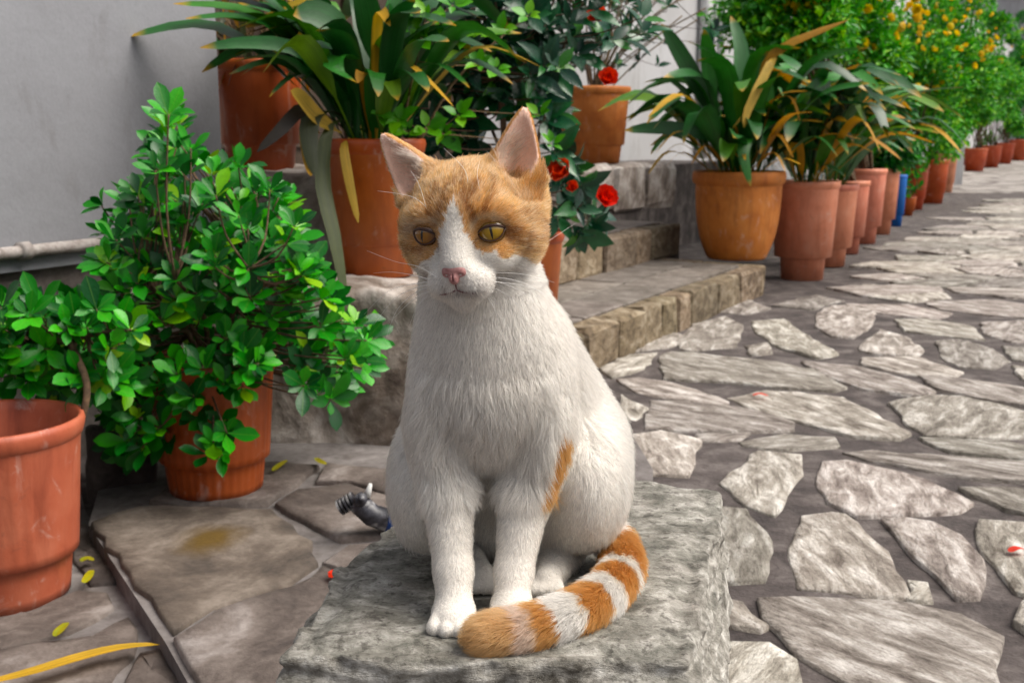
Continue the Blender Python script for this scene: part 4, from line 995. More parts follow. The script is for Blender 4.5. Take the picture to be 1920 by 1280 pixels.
def lathe(prof, n, flute=None):
    V = []; F = []
    for i, (r, z) in enumerate(prof):
        for k in range(n):
            a = 2 * math.pi * k / n; rr = r
            if flute and flute[1] < z < flute[2]: rr = r - flute[3] * (k % flute[0] == 0)
            V.append((rr * math.cos(a), rr * math.sin(a), z))
    for i in range(len(prof) - 1):
        for k in range(n): F.append((i * n + k, i * n + (k + 1) % n, (i + 1) * n + (k + 1) % n, (i + 1) * n + k))
    return V, F
def densify(p, step):
    out = []
    for a, b in zip(p[:-1], p[1:]):
        k = max(1, int(math.hypot(b[0] - a[0], b[1] - a[1]) / step))
        out += [(a[0] + (b[0] - a[0]) * i / k, a[1] + (b[1] - a[1]) * i / k) for i in range(k)]
    return out + [p[-1]]
def make_pot(th, rt, h, kind, mat, n=40, flutes=None, soil=.88, tilt=0, soilmat=None):
    pr = [(0.001, 0)] + [(r * rt, z * h) for r, z in PROF[kind]]
    if flutes: pr = [pr[0]] + densify(pr[1:], h * .05)
    V, F = lathe(pr, n, (flutes[0], flutes[1] * h, flutes[2] * h, flutes[3]) if flutes else None)
    po = obj('pot', medata('pot', V, F, mat, True), th)
    rm = [(r * rt, z * h) for r, z in RIMS[kind]] + [(PROF[kind][-1][0] * rt * .86, h * (soil - .12))]
    V, F = lathe(rm, n); obj('rim', medata('rim', V, F, mat, True), po)
    rs = PROF[kind][-1][0] * rt * .93; V = [(0, 0, soil * h + .004)]; F = []; m = 18
    for j in range(1, 5):
        for k in range(m):
            a = 2 * math.pi * k / m; V.append((rs * j / 4 * math.cos(a), rs * j / 4 * math.sin(a), soil * h + random.uniform(-.004, .005)))
    F = [(0, 1 + k, 1 + (k + 1) % m) for k in range(m)]
    for j in range(3):
        for k in range(m): F.append((1 + j * m + k, 1 + (j + 1) * m + k, 1 + (j + 1) * m + (k + 1) % m, 1 + j * m + (k + 1) % m))
    obj('soil', medata('soil', V, F, soilmat or M_soil, True), th)
    return po
# ---- leaves
def leafmat(name, stops, rough=.35, island=False, trans=.25, rib=(.25, .4, .12), ribw=.02, tip=None, blade=False):
    m, t, b = newmat(name); out = t.nodes['Material Output']
    if island: gn_ = t.nodes.new('ShaderNodeNewGeometry'); rnd = gn_.outputs['Random Per Island']
    else: oi = t.nodes.new('ShaderNodeObjectInfo'); rnd = oi.outputs['Random']
    c = ramp(t, rnd, stops)
    v = coords(t, rand=not island); n1 = noise(t, v, 30 if island else 14, 4)
    c = mixc(t, c, ramp(t, n1, [(.3, (.6, .66, .55)), (.65, (1, 1, 1))]), .7, 'MULTIPLY')
    if not island and not blade:
        tc = t.nodes.new('ShaderNodeTexCoord'); sx = t.nodes.new('ShaderNodeSeparateXYZ'); t.links.new(tc.outputs['Object'], sx.inputs[0])
        ab = t.nodes.new('ShaderNodeMath'); ab.operation = 'ABSOLUTE'; t.links.new(sx.outputs[0], ab.inputs[0])
        c = mixc(t, c, rib, ramp(t, ab.outputs[0], [(0, (.32, .32, .32)), (ribw, (0, 0, 0))]))
    if blade:
        ac = t.nodes.new('ShaderNodeAttribute'); ac.attribute_name = 'across'; al_ = t.nodes.new('ShaderNodeAttribute'); al_.attribute_name = 'along'
        cx = t.nodes.new('ShaderNodeCombineXYZ'); t.links.new(ac.outputs['Fac'], cx.inputs[0]); t.links.new(al_.outputs['Fac'], cx.inputs[1]); oi2 = t.nodes.new('ShaderNodeObjectInfo'); t.links.new(oi2.outputs['Random'], cx.inputs[2])
        mp = t.nodes.new('ShaderNodeMapping'); mp.inputs['Scale'].default_value = (7, 1.2, 40); t.links.new(cx.outputs[0], mp.inputs[0])
        nv = noise(t, mp.outputs[0], 1.0, 4); c = mixc(t, c, ramp(t, nv, [(.35, (.55, .6, .52)), (.6, (1.15, 1.15, 1.05))]), .7, 'MULTIPLY')
    if tip:
        at = t.nodes.new('ShaderNodeAttribute'); at.attribute_name = 'along'
        n2 = noise(t, v, 6, 4); ad = t.nodes.new('ShaderNodeMath'); ad.operation = 'MULTIPLY_ADD'; ad.inputs[1].default_value = .5; t.links.new(n2, ad.inputs[0]); t.links.new(at.outputs['Fac'], ad.inputs[2])
        c = mixc(t, c, tip, ramp(t, ad.outputs[0], [(1.08, (0, 0, 0)), (1.2, (1, 1, 1))]) if False else ramp(t, at.outputs['Fac'], [(.90, (0, 0, 0)), (.97, (1, 1, 1))]))
    t.links.new(c, b.inputs['Base Color']); b.inputs['Roughness'].default_value = rough; b.inputs['Specular IOR Level'].default_value = .5
    bump(t, b, n1, .15, .01 if not island else .003)
    tr = t.nodes.new('ShaderNodeBsdfTranslucent'); t.links.new(c, tr.inputs['Color']); mx = t.nodes.new('ShaderNodeMixShader'); mx.inputs[0].default_value = trans
    t.links.new(b.outputs[0], mx.inputs[1]); t.links.new(tr.outputs[0], mx.inputs[2]); t.links.new(mx.outputs[0], out.inputs['Surface']); return m
SHRUB_ST = [(0, (.012, .075, .022)), (.3, (.018, .14, .020)), (.65, (.04, .29, .032)), (.9, (.085, .44, .045)), (1, (.32, .54, .05))]
CAM_ST = [(0, (.008, .035, .022)), (.5, (.016, .065, .034)), (.85, (.03, .12, .045)), (1, (.08, .22, .04))]
ASP_ST = [(0, (.012, .05, .014)), (.4, (.024, .11, .028)), (.8, (.05, .19, .04)), (1, (.15, .25, .03))]
L_shrub = leafmat('shrub_leaf', SHRUB_ST, .36); L_shrub_s = leafmat('shrub_leaf_mass', SHRUB_ST, .4, True)
L_cam = leafmat('camellia_leaf', CAM_ST, .22, trans=.12, rib=(.06, .14, .06)); L_cam_s = leafmat('camellia_leaf_mass', CAM_ST, .25, True, .12)
L_lime = leafmat('lime_leaf', [(0, (.05, .22, .02)), (.6, (.10, .36, .03)), (1, (.20, .46, .05))], .4)
L_asp = leafmat('aspidistra_leaf', ASP_ST, .42, blade=True, trans=.15, rib=(.06, .16, .06), ribw=.004, tip=(.35, .22, .05))
L_dry = leafmat('dry_leaf', [(0, (.42, .19, .03)), (.5, (.58, .31, .06)), (1, (.66, .45, .16))], .6, blade=True, trans=.3, rib=(.4, .25, .08), ribw=.003)
L_olive = leafmat('fading_leaf', [(0, (.035, .040, .014)), (1, (.06, .075, .022))], .5, blade=True, trans=.15, rib=(.2, .2, .06), ribw=.004)
L_dark = leafmat('withered_dark_leaf', [(0, (.02, .015, .012)), (1, (.05, .03, .02))], .6, blade=True)
def leafmesh(name, mat, shape='obov', wid=.5, fold=.12, curl=.25, ns=5):
    V = []; F = []
    for i in range(ns + 1):
        t = i / ns
        if shape == 'obov': w = wid * .5 * (math.sin(math.pi * min(1, t ** 1.35 * .97 + .02)) ** .75)
        elif shape == 'ovate': w = wid * .5 * (math.sin(math.pi * min(1, t ** .80 * .985 + .01)) ** .9)
        else: w = wid * .5 * (math.sin(math.pi * min(1, t * .98 + .01)) ** .8)
        if i == ns: w = .004
        z = -curl * t * t * .5; y = t - .10 * curl * t * t
        V += [(-w, y, z + fold * w * 2), (0, y, z), (w, y, z + fold * w * 2)]
    for i in range(ns):
        a = 3 * i; F += [(a, a + 1, a + 4, a + 3), (a + 1, a + 2, a + 5, a + 4)]
    V += [(0, -.12, .01)]; F += [(len(V) - 1, 2, 1), (len(V) - 1, 1, 0)]
    return medata(name, V, F, mat, True)
def orient(p, d, n, size, par, wsc=1.0):
    d = d.normalized(); x = d.cross(n)
    if x.length < 1e-4: x = d.orthogonal()
    x.normalize(); z = x.cross(d); M = Matrix(((x.x, d.x, z.x, 0), (x.y, d.y, z.y, 0), (x.z, d.z, z.z, 0), (0, 0, 0, 1)))
    return Matrix.Translation(p - par.location) @ M @ Matrix.Diagonal((size * wsc, size, size, 1))
def rvec(): 
    v = Vector((random.gauss(0, 1), random.gauss(0, 1), random.gauss(0, 1))); return v.normalized()
VIEW = Vector((0, 0, CAMZ))
def leaves(th, clusters, variants, size, nobj, massmat, k=(5, 7), spread=.75, bias=.35):
    """rosettes of leaves; those nearest to the viewer are leaf objects, the rest one foliage part"""
    L = []
    for p, ax in clusters:
        n = random.randint(*k); off = random.uniform(0, 6.28); ax = ax.normalized(); a = ax.orthogonal().normalized(); b = ax.cross(a)
        for i in range(n):
            q = off + 6.283 * i / n + random.uniform(-.3, .3); sp = spread * random.uniform(.6, 1.35)
            rad = a * math.cos(q) + b * math.sin(q); d = (rad * sp + ax * (1 - .45 * sp) + rvec() * .15).normalized()
            nn = (ax - d * ax.dot(d) + Vector((0, 0, .3)) + (VIEW - p).normalized() * bias * random.random()).normalized()
            L.append((p + rad * .006, d, nn, size * random.uniform(.6, 1.15) * (1 - .3 * (i % 2) * random.random())))
    L.sort(key=lambda e: (e[0] - VIEW).length)
    for p, d, nn, s in L[:nobj]:
        o = bpy.data.objects.new('leaf', random.choice(variants)); o.matrix_local = orient(p, d, nn, s, th, random.uniform(.85, 1.15)); link(o, th)
    if len(L) > nobj:
        V = []; F = []
        for p, d, nn, s in L[nobj:]:
            M = orient(p, d, nn, s, th); me = random.choice(variants); k0 = len(V)
            V += [tuple(M @ v.co) for v in me.vertices]; F += [tuple(i + k0 for i in pl.vertices) for pl in me.polygons]
        o = obj('foliage', medata('foliage', V, F, massmat, True), th); o['kind'] = 'stuff'
def branches(th, root, clusters, mat, nmain=5, r0=.008, wob=.02, top=None):
    mb = MB(); cs = [c[0] for c in clusters]; mains = []
    pick = random.sample(cs, min(nmain, len(cs)))
    for c in pick:
        m1 = root.lerp(c, .45) + Vector((0, 0, .12 * (c - root).length)) + rvec() * wob
        path = smoothpath([root + rvec() * .012, m1, c], 5); mains.append(path)
        mb.tube([p - th.location for p in path], [r0 * (1 - .7 * i / (len(path) - 1)) for i in range(len(path))], 6)
    pool = [p for m in mains for p in m[3:]]
    for c in cs:
        a = min(pool, key=lambda p: (p - c).length + max(0, (p.z - c.z)) * .8)
        if (a - c).length < .01: continue
        mb.tube([p - th.location for p in smoothpath([a, a.lerp(c, .5) + rvec() * wob * .6 + Vector((0, 0, -.01)), c], 3)], [r0 * .35, r0 * .3, r0 * .28, r0 * .25, r0 * .22, r0 * .2, r0 * .18], 5)
    mb.build('stem', mat, th, True)
def sample_clusters(poly, n, ycen, yhalf, center, up=.6, mind=.0):
    xs = [p[0] for p in poly]; ys = [p[1] for p in poly]; out = []; tries = 0
    pa = np.array(poly, float)
    while len(out) < n and tries < n * 60:
        tries += 1; u = random.uniform(min(xs), max(xs)); v = random.uniform(min(ys), max(ys))
        if not inpoly(np.array([u]), np.array([v]), poly)[0]: continue
        yy = ycen + random.uniform(-1, 1) * yhalf; p = W(u, v, yy)
        if mind and any((p - q[0]).length < mind for q in out): continue
        ax = (p - center).normalized() * .8 + Vector((0, 0, up)) + rvec() * .35 + (VIEW - p).normalized() * .35
        out.append((p, ax))
    return out
shrub_v = [leafmesh('shrub_leaf', L_shrub, 'obov', w_, f_, c_) for w_, f_, c_ in ((.5, .12, .2), (.46, .2, .45), (.56, .08, .1), (.48, .15, -.15))]
cam_v = [leafmesh('camellia_leaf', L_cam, 'ovate', w_, f_, c_) for w_, f_, c_ in ((.46, .15, .3), (.42, .25, .5), (.5, .1, .15))]
lime_v = [leafmesh('lime_leaf', L_lime, 'ovate', w_, f_, c_) for w_, f_, c_ in ((.6, .12, .2), (.55, .2, .4))]

# ---- 1: fluted pot with the big green shrub
c2 = G(406, 912, PZ); t2 = empty('potted_shrub', (c2.x, c2.y, PZ)); tag(t2, 'bushy bright green shrub spilling over a red-brown fluted pot on the patio', 'potted plant')
make_pot(t2, .128, .270, 'nursery', T_red, 144, (4, .02, .88, .0016))
OUT = [(195,400),(245,360),(295,310),(300,225),(330,205),(352,270),(430,300),(520,355),(560,400),(545,470),(600,490),(622,560),(715,625),(690,680),(640,755),(585,745),(525,690),(470,700),(440,760),(430,855),(375,868),(350,800),(260,865),(200,830),(185,720),(172,620),(205,520),(165,440)]
rt2 = Vector((c2.x, c2.y, .27)); cl = sample_clusters(OUT, 420, c2.y + .03, .24, Vector((c2.x, c2.y + .08, .38)), .55, .014)
cl += [(W(x, y, c2.y + dy), Vector((dx, -.5, .5))) for x, y, dy, dx in ((315,215,.10,-.1), (300,275,.1,-.4), (340,300,.05,.2), (700,635,.0,1), (660,690,-.02,.8), (600,740,-.05,.5), (390,850,-.16,0), (400,830,-.17,.2), (250,840,-.14,-.3), (262,800,-.16,-.2), (460,690,-.14,.3), (330,700,-.2,-.1), (560,560,-.05,.5), (310,380,-.02,0), (340,420,-.10,.1), (300,450,-.12,-.2), (350,480,-.15,.1), (315,520,-.15,0), (370,380,-.05,.2), (280,400,-.08,-.3), (385,440,-.12,.2), (330,560,-.17,0), (270,520,-.14,-.3), (420,500,-.13,.2), (300,720,-.17,-.2), (345,760,-.18,0), (230,700,-.15,-.4), (300,800,-.17,-.1), (420,720,-.16,.1), (480,660,-.15,.2), (380,690,-.19,0), (210,640,-.12,-.5), (640,600,0,.7), (215,770,-.12,-.5), (190,385,.08,-.7))]
branches(t2, rt2, cl, M_bark, 6, .008); leaves(t2, cl, shrub_v, .051, 300, L_shrub_s)
# ---- 2: empty fluted pot, near
c1 = G(12, 1110, .012); t1 = empty('potted_shrub', (c1.x, c1.y, .012)); tag(t1, 'near-empty terracotta pot of dark soil with one leaning stem and a leafy top', 'potted plant')
make_pot(t1, .138, .295, 'nursery', T_near, 144, (4, .30, .86, .0012), .80)
OUT = [(-150,580),(0,570),(45,550),(90,565),(165,570),(250,620),(250,720),(110,740),(60,715),(0,700),(-150,720)]
st = W(160, 800, c1.y + .06); cl = sample_clusters(OUT, 230, c1.y + .30, .2, Vector((-.85, c1.y + .3, .42)), .6, .018)
mb = MB(); mb.tube([p - t1.location for p in smoothpath([Vector((c1.x + .10, c1.y + .05, .22)), W(150, 800, c1.y + .06), W(163, 720, c1.y + .08), W(130, 640, c1.y + .16)], 5)], .006, 7); mb.build('stem', M_bark, t1, True)
branches(t1, W(130, 640, c1.y + .16), cl, M_bark, 5, .006); leaves(t1, cl, shrub_v, .051, 300, L_shrub_s)
# ---- aspidistras
def blade_data(name, path, wmax, mat, petiole=.3, twist=0.0, fold=.18, side=None, ns=11):
    P = smoothpath(path, 4); n = len(P); m = ns + 1; Q = []
    for i in range(m):
        f = i / ns * (n - 1); k = min(int(f), n - 2); Q.append(P[k].lerp(P[k + 1], f - k))
    V = []; F = []; al = []; ac = []; c = Q[0]
    for i, p in enumerate(Q):
        t = i / ns; tg = (Q[min(i + 1, m - 1)] - Q[max(i - 1, 0)]).normalized()
        s = side.copy() if side is not None else tg.cross(Vector((0, 0, 1)))
        s = s - tg * s.dot(tg)
        if s.length < 1e-3: s = Vector((1, 0, 0))
        s.normalize(); nn = s.cross(tg); a = twist * t; s2 = s * math.cos(a) + nn * math.sin(a); n2 = s2.cross(tg)
        u = 0 if t < petiole else (t - petiole) / (1 - petiole); w = .003 + wmax * .5 * 1.78 * (u ** .62) * (max(0, 1 - u) ** .85)
        if i == m - 1: w = .001
        V += [p - c - s2 * w + n2 * w * fold, p - c, p - c + s2 * w + n2 * w * fold]; al += [t] * 3; ac += [-1.0, 0.0, 1.0]
    for i in range(ns):
        a = 3 * i; F += [(a, a + 1, a + 4, a + 3), (a + 1, a + 2, a + 5, a + 4)]
    me = medata(name, V, F, mat, True); at = me.attributes.new('along', 'FLOAT', 'POINT'); at.data.foreach_set('value', al); at = me.attributes.new('across', 'FLOAT', 'POINT'); at.data.foreach_set('value', ac); return me, c
def blade(th, path, w_, mat, **k):
    me, c = blade_data('leaf', path, w_, mat, **k); return obj('leaf', me, th, c - th.location)
def asp_random(th, root, rr, n, L=(.35, .6), wd=(.06, .09), dry=.12, az=None, rise=(.55, 1.15), dry_mat=L_dry):
    for i in range(n):
        a = random.uniform(*(az or (0, 6.283))); l = random.uniform(*L); e = random.uniform(*rise); h = Vector((math.cos(a), math.sin(a), 0))
        b = root + h * rr * random.uniform(.1, 1); up1 = Vector((0, 0, 1))
        d0 = (h * math.cos(e + .25) + up1 * math.sin(e + .25)); p1 = b + d0 * l * .4; d1 = (h * math.cos(e) + up1 * math.sin(e)); p2 = p1 + d1 * l * .3
        d2 = (h * 1.0 + up1 * (math.sin(e) - random.uniform(.5, 1.4))).normalized(); p3 = p2 + d2 * l * .3
        isd = random.random() < dry
        blade(th, [b, p1, p2, p3], random.uniform(*wd) * (.5 if isd else 1), dry_mat if isd else L_asp, petiole=random.uniform(.12, .36), twist=random.uniform(-.8, .8), fold=random.uniform(.1, .3))
# left one, on the low ledge
Yl = 2.80; pb_ = W(705, 505, Yl); pb_.z = .408
t3 = empty('potted_aspidistra', pb_); tag(t3, 'broad-leaved dark green plant in an orange-red pot on the low stone ledge', 'potted plant')
make_pot(t3, .128, .335, 'nursery', T_orange, 60); r3 = pb_ + Vector((0, 0, .30))
asp_random(t3, r3, .07, 70, (.34, .66), (.065, .105), .06, (.2, 3.8)); asp_random(t3, r3, .07, 22, (.30, .52), (.06, .09), .10, (3.4, 6.0), (.6, 1.2)); r3 = r3
SX = Vector((0, .25, 1))
for path, w_, mt, kw in [
    ([(690,245,2.8),(650,200,2.74),(590,130,2.66),(560,60,2.62)], .085, L_asp, {}),
    ([(690,240,2.8),(640,170,2.72),(560,95,2.64),(470,80,2.6),(375,90,2.56)], .042, L_asp, dict(side=SX, petiole=.25)),
    ([(700,240,2.8),(660,120,2.72),(640,60,2.66),(590,25,2.62),(550,30,2.58)], .10, L_asp, dict(side=SX)),
    ([(710,240,2.8),(690,140,2.72),(640,105,2.64),(625,130,2.6),(668,155,2.56)], .07, L_asp, dict(petiole=.3)),
    ([(680,245,2.8),(630,210,2.72),(585,215,2.66),(580,270,2.62),(590,330,2.60)], .06, L_olive, dict(petiole=.25, side=Vector((1, .2, 0)))),
    ([(690,250,2.8),(625,225,2.7),(605,330,2.64),(630,450,2.6),(652,585,2.57)], .052, L_olive, dict(petiole=.25, side=Vector((1, .3, 0)), twist=.5)),
    ([(660,255,2.8),(610,215,2.7),(565,205,2.66),(525,245,2.62),(482,285,2.6)], .040, L_dark, dict(petiole=.3, side=SX)),
    ([(655,258,2.72),(645,275,2.65),(655,340,2.63),(672,418,2.62)], .026, L_dry, dict(petiole=.2, side=Vector((1, .2, 0)))),
    ([(640,250,2.72),(590,220,2.66),(560,185,2.62),(545,170,2.6)], .06, L_dry, dict(petiole=.1, side=SX, fold=.5)),
    ([(600,250,2.72),(575,240,2.66),(578,290,2.62),(583,330,2.6)], .04, L_dry, dict(petiole=.1, side=Vector((1, .2, 0)))),
    ([(720,240,2.8),(760,150,2.74),(820,120,2.68),(880,165,2.62)], .05, L_asp, dict(petiole=.3)),
    ([(730,240,2.8),(740,120,2.76),(800,60,2.72),(860,50,2.7)], .085, L_asp, {}),
    ([(720,240,2.8),(700,100,2.76),(690,20,2.72),(670,-40,2.7)], .09, L_asp, dict(side=Vector((1, 0, 0)))),
    ([(730,240,2.8),(760,130,2.7),(790,140,2.64),(850,200,2.6)], .028, L_dry, dict(petiole=.4))]:
    blade(t3, [W(*p) for p in path], w_, mt, **kw)
# ---- corner pot with dry plant
Yc = 3.22; pc = W(490, 312, Yc); pc.z = .655
t4 = empty('potted_plant', pc); tag(t4, 'dried brown twiggy plant in an orange pot against the house corner', 'potted plant')
make_pot(t4, .128, .30, 'nursery', T_orange, 60, None, .93)
mb = MB(); r4 = pc + Vector((0, 0, .28))
for i in range(90):
    a = random.uniform(0, 6.28); h = Vector((math.cos(a), math.sin(a), 0)) * random.uniform(.02, .11); b0 = r4 + h * .7
    tp = b0 + Vector((random.gauss(0, .05), random.gauss(0, .05), random.uniform(.05, .34)))
    mb.tube([p - pc for p in smoothpath([b0, b0.lerp(tp, .5) + rvec() * .03, tp], 3)], [.004, .0035, .003, .0028, .0025, .002, .0015], 5)
mb.build('stem', M_twig, t4, True)
for i in range(46):
    a = random.uniform(0, 6.28); p = r4 + Vector((math.cos(a) * .1, math.sin(a) * .1, random.uniform(0, .28))); d = rvec(); d.z -= .5
    blade(t4, [p, p + d * .03, p + d * .06 + Vector((0, 0, -.01)), p + d * .085 + Vector((0, 0, -.03))], .016, random.choice((L_dry, L_dark, L_olive)), petiole=.05, side=rvec())
cl4 = [(W(x, y, 3.05), Vector((-.6, -.5, .3)) + rvec() * .3) for x, y in ((330,80),(318,120),(345,130),(370,95),(385,150),(360,20),(372,-10),(335,160),(402,60),(410,90))]
leaves(t4, cl4, cam_v, .045, 60, L_cam_s, (3, 5)); branches(t4, r4 + Vector((-.06, -.04, 0)), cl4, M_bark, 3, .004)
# ---- camellia on the first step, behind the cat
pk = SU(-1.66, 2.98, .0); pk = Vector((.015, 3.42, .143)); t5 = empty('potted_camellia', pk); tag(t5, 'dark glossy camellia with red blooms growing behind the cat', 'potted plant')
make_pot(t5, .145, .325, 'nursery', T_orange, 48)
OUT = [(770,-40),(1000,-60),(1190,-40),(1210,70),(1070,110),(1040,190),(1045,290),(1105,335),(1130,395),(1090,440),(1040,430),(1030,330),(990,215),(930,215),(900,285),(820,285),(770,240),(740,150),(760,60)]
cl = sample_clusters(OUT, 200, 3.42, .32, Vector((-.03, 3.5, .75)), .15, .03) + sample_clusters([(780,60),(1000,40),(1010,200),(930,215),(900,300),(780,290)], 60, 3.5, .25, Vector((-.1, 3.6, .8)), .15, .03)
branches(t5, pk + Vector((0, 0, .3)), cl, M_bark, 7, .009); leaves(t5, cl, cam_v, .098, 300, L_cam_s, (4, 6), .85)
def petalflower(name, mat, r=.03, rings=((5, .9, .25), (5, .75, .65), (4, .5, 1.05))):
    V = []; F = []
    for j, (n, l, e) in enumerate(rings):
        for i in range(n):
            a = 6.283 * (i + .5 * (j % 2)) / n; h = Vector((math.cos(a), math.sin(a), 0)); s = Vector((-math.sin(a), math.cos(a), 0)); k = len(V); L_ = r * l
            for q, w_ in ((0, .1), (.4, .42), (.8, .5), (1, .25)):
                e2 = e + q * .5; c = h * math.cos(e2) * L_ * q + Vector((0, 0, 1)) * math.sin(e2) * L_ * q
                V += [c - s * w_ * L_ + Vector((0, 0, .10 * L_)), c, c + s * w_ * L_ + Vector((0, 0, .10 * L_))]
            for m in range(3):
                b = k + 3 * m; F += [(b, b + 1, b + 4, b + 3), (b + 1, b + 2, b + 5, b + 4)]
    return medata(name, V, F, mat, True)
L_red = leafmat('red_petal', [(0, (.72, .06, .05)), (1, (.85, .16, .12))], .5, trans=.3, rib=(.6, .06, .05), ribw=.0005)
L_yel = leafmat('yellow_petal', [(0, (.92, .58, .012)), (1, (.95, .72, .03))], .5, trans=.3, rib=(.75, .4, .02), ribw=.0005)
fl_red = petalflower('camellia_flower', L_red, .050); fl_yel = petalflower('yellow_flower', L_yel, .055, ((6, .9, .35), (5, .7, .8)))
for x, y, yy, s in ((1055,328,3.12,1.0), (1130,374,3.12,.95), (1140,152,3.2,.8), (1122,32,3.3,.8), (1075,352,3.2,.5)):
    o = obj('flower', fl_red, t5, W(x, y, yy) - pk, (R(62) + random.uniform(-.2, .2), random.uniform(-.4, .4), random.uniform(-.6, .6)), s)
# lime-green shrub between the aspidistra and the camellia
pl_ = Vector((-.32, 3.0, .40)); t6 = empty('potted_shrub', pl_); tag(t6, 'lime-green leafy shoots rising between the broad-leaved plant and the camellia', 'potted plant')
make_pot(t6, .10, .22, 'nursery', T_orange, 36)
cl = [(W(x, y, yy), Vector((random.uniform(-.4, .4), -.7, .5))) for x, y, yy in ((770,55,2.72),(800,30,2.74),(790,75,2.7),(825,45,2.74),(740,110,2.74),(745,225,2.68),(765,245,2.67),(800,240,2.68),(715,215,2.7),(830,250,2.7),(900,120,2.8),(880,70,2.85),(940,60,2.9),(850,10,2.85),(930,130,2.9),(990,30,3.0),(1010,215,3.0),(1035,270,3.05),(860,215,2.8))]
branches(t6, pl_ + Vector((0, 0, .2)), cl, M_twig, 5, .005); leaves(t6, cl, lime_v, .050, 120, L_shrub_s, (4, 6), .9)
# ---- pot on the upper plinth by the entrance wall
pu = SU(-2.86, 6.45, .584); px_, _ = proj(pu)
t7 = empty('potted_plant', pu); tag(t7, 'leafy dark plant with bare twigs in a wide terracotta pot on the upper step', 'potted plant')
make_pot(t7, .225, .46, 'nursery', T_clay, 48); r7 = pu + Vector((0, 0, .42))
u7, v7 = proj(r7)
cl = [(r7 + Vector((random.gauss(.12, .36), random.gauss(0, .2), random.uniform(.15, .95))), Vector((random.gauss(0, .5), -.4, .5))) for i in range(80)]
branches(t7, r7, cl, M_bark, 8, .008); leaves(t7, cl, cam_v, .11, 200, L_cam_s, (3, 5), .9)
mb = MB()
for i in range(22):
    tp = r7 + Vector((random.uniform(-.15, .75), random.uniform(-.2, .2), random.uniform(.35, .95)))
    mb.tube([p - pu for p in smoothpath([r7 + rvec() * .05, r7.lerp(tp, .5) + rvec() * .06 + Vector((0, 0, .08)), tp], 4)], .0045, 5)
mb.build('dry_twigs', M_twig, t7, True)
# ---- big clay pot on the first step
pg = G(1380, 484, .142); t8 = empty('potted_aspidistra', (pg.x, pg.y, .143)); tag(t8, 'wide clay bowl pot of strap leaves standing on the lowest step', 'potted plant')
make_pot(t8, .222, .435, 'bowl', T_clay, 56); r8 = Vector((pg.x, pg.y, .53)); Y8 = pg.y
asp_random(t8, r8, .14, 90, (.42, .90), (.10, .16), .15, None, (.5, 1.35)); asp_random(t8, r8, .12, 24, (.35, .6), (.03, .05), 1.0, None, (.2, 1.2))
for path, w_, mt, kw in [
    ([(1400,325,0),(1395,240,-.1),(1420,160,-.15),(1455,95,-.2),(1590,38,-.2)], .06, L_dry, dict(petiole=.45, side=Vector((0, .3, 1)))),
    ([(1420,320,0),(1420,230,-.15),(1440,140,-.2),(1450,110,-.22),(1405,200,-.3),(1395,240,-.32)], .06, L_dry, dict(petiole=.5, side=Vector((1, .2, 0)))),
    ([(1390,325,0),(1340,220,0),(1280,110,-.05),(1240,45,-.1)], .13, L_asp, dict(side=Vector((1, .3, .2)))),
    ([(1380,325,0),(1330,260,-.1),(1250,240,-.15),(1170,245,-.2)], .10, L_asp, dict(side=SX)),
    ([(1380,325,0),(1310,280,-.1),(1255,255,-.15),(1220,290,-.2)], .10, L_asp, dict()),
    ([(1400,325,0),(1430,210,-.1),(1480,180,-.2),(1500,230,-.25)], .04, L_dry, dict(petiole=.2)),
    ([(1400,325,0),(1400,260,-.2),(1395,290,-.28),(1408,350,-.3)], .09, L_asp, dict(petiole=.15, side=Vector((1, .2, 0)))),
    ([(1370,325,0),(1380,200,0),(1390,100,.05),(1370,30,.1)], .12, L_asp, dict(side=Vector((1, .2, 0)))),
    ([(1350,325,0),(1335,200,0),(1330,110,.05),(1320,55,.0)], .12, L_asp, dict(side=Vector((1, -.4, 0)))),
    ([(1430,325,0),(1440,230,-.1),(1430,150,-.12),(1440,95,-.15)], .14, L_asp, dict(side=Vector((1, .3, 0)))),
    ([(1420,325,0),(1380,290,-.2),(1330,250,-.25),(1310,230,-.25)], .02, L_dry, {})]:
    blade(t8, [W(x, y, Y8 + d) for x, y, d in path], w_, mt, **kw)
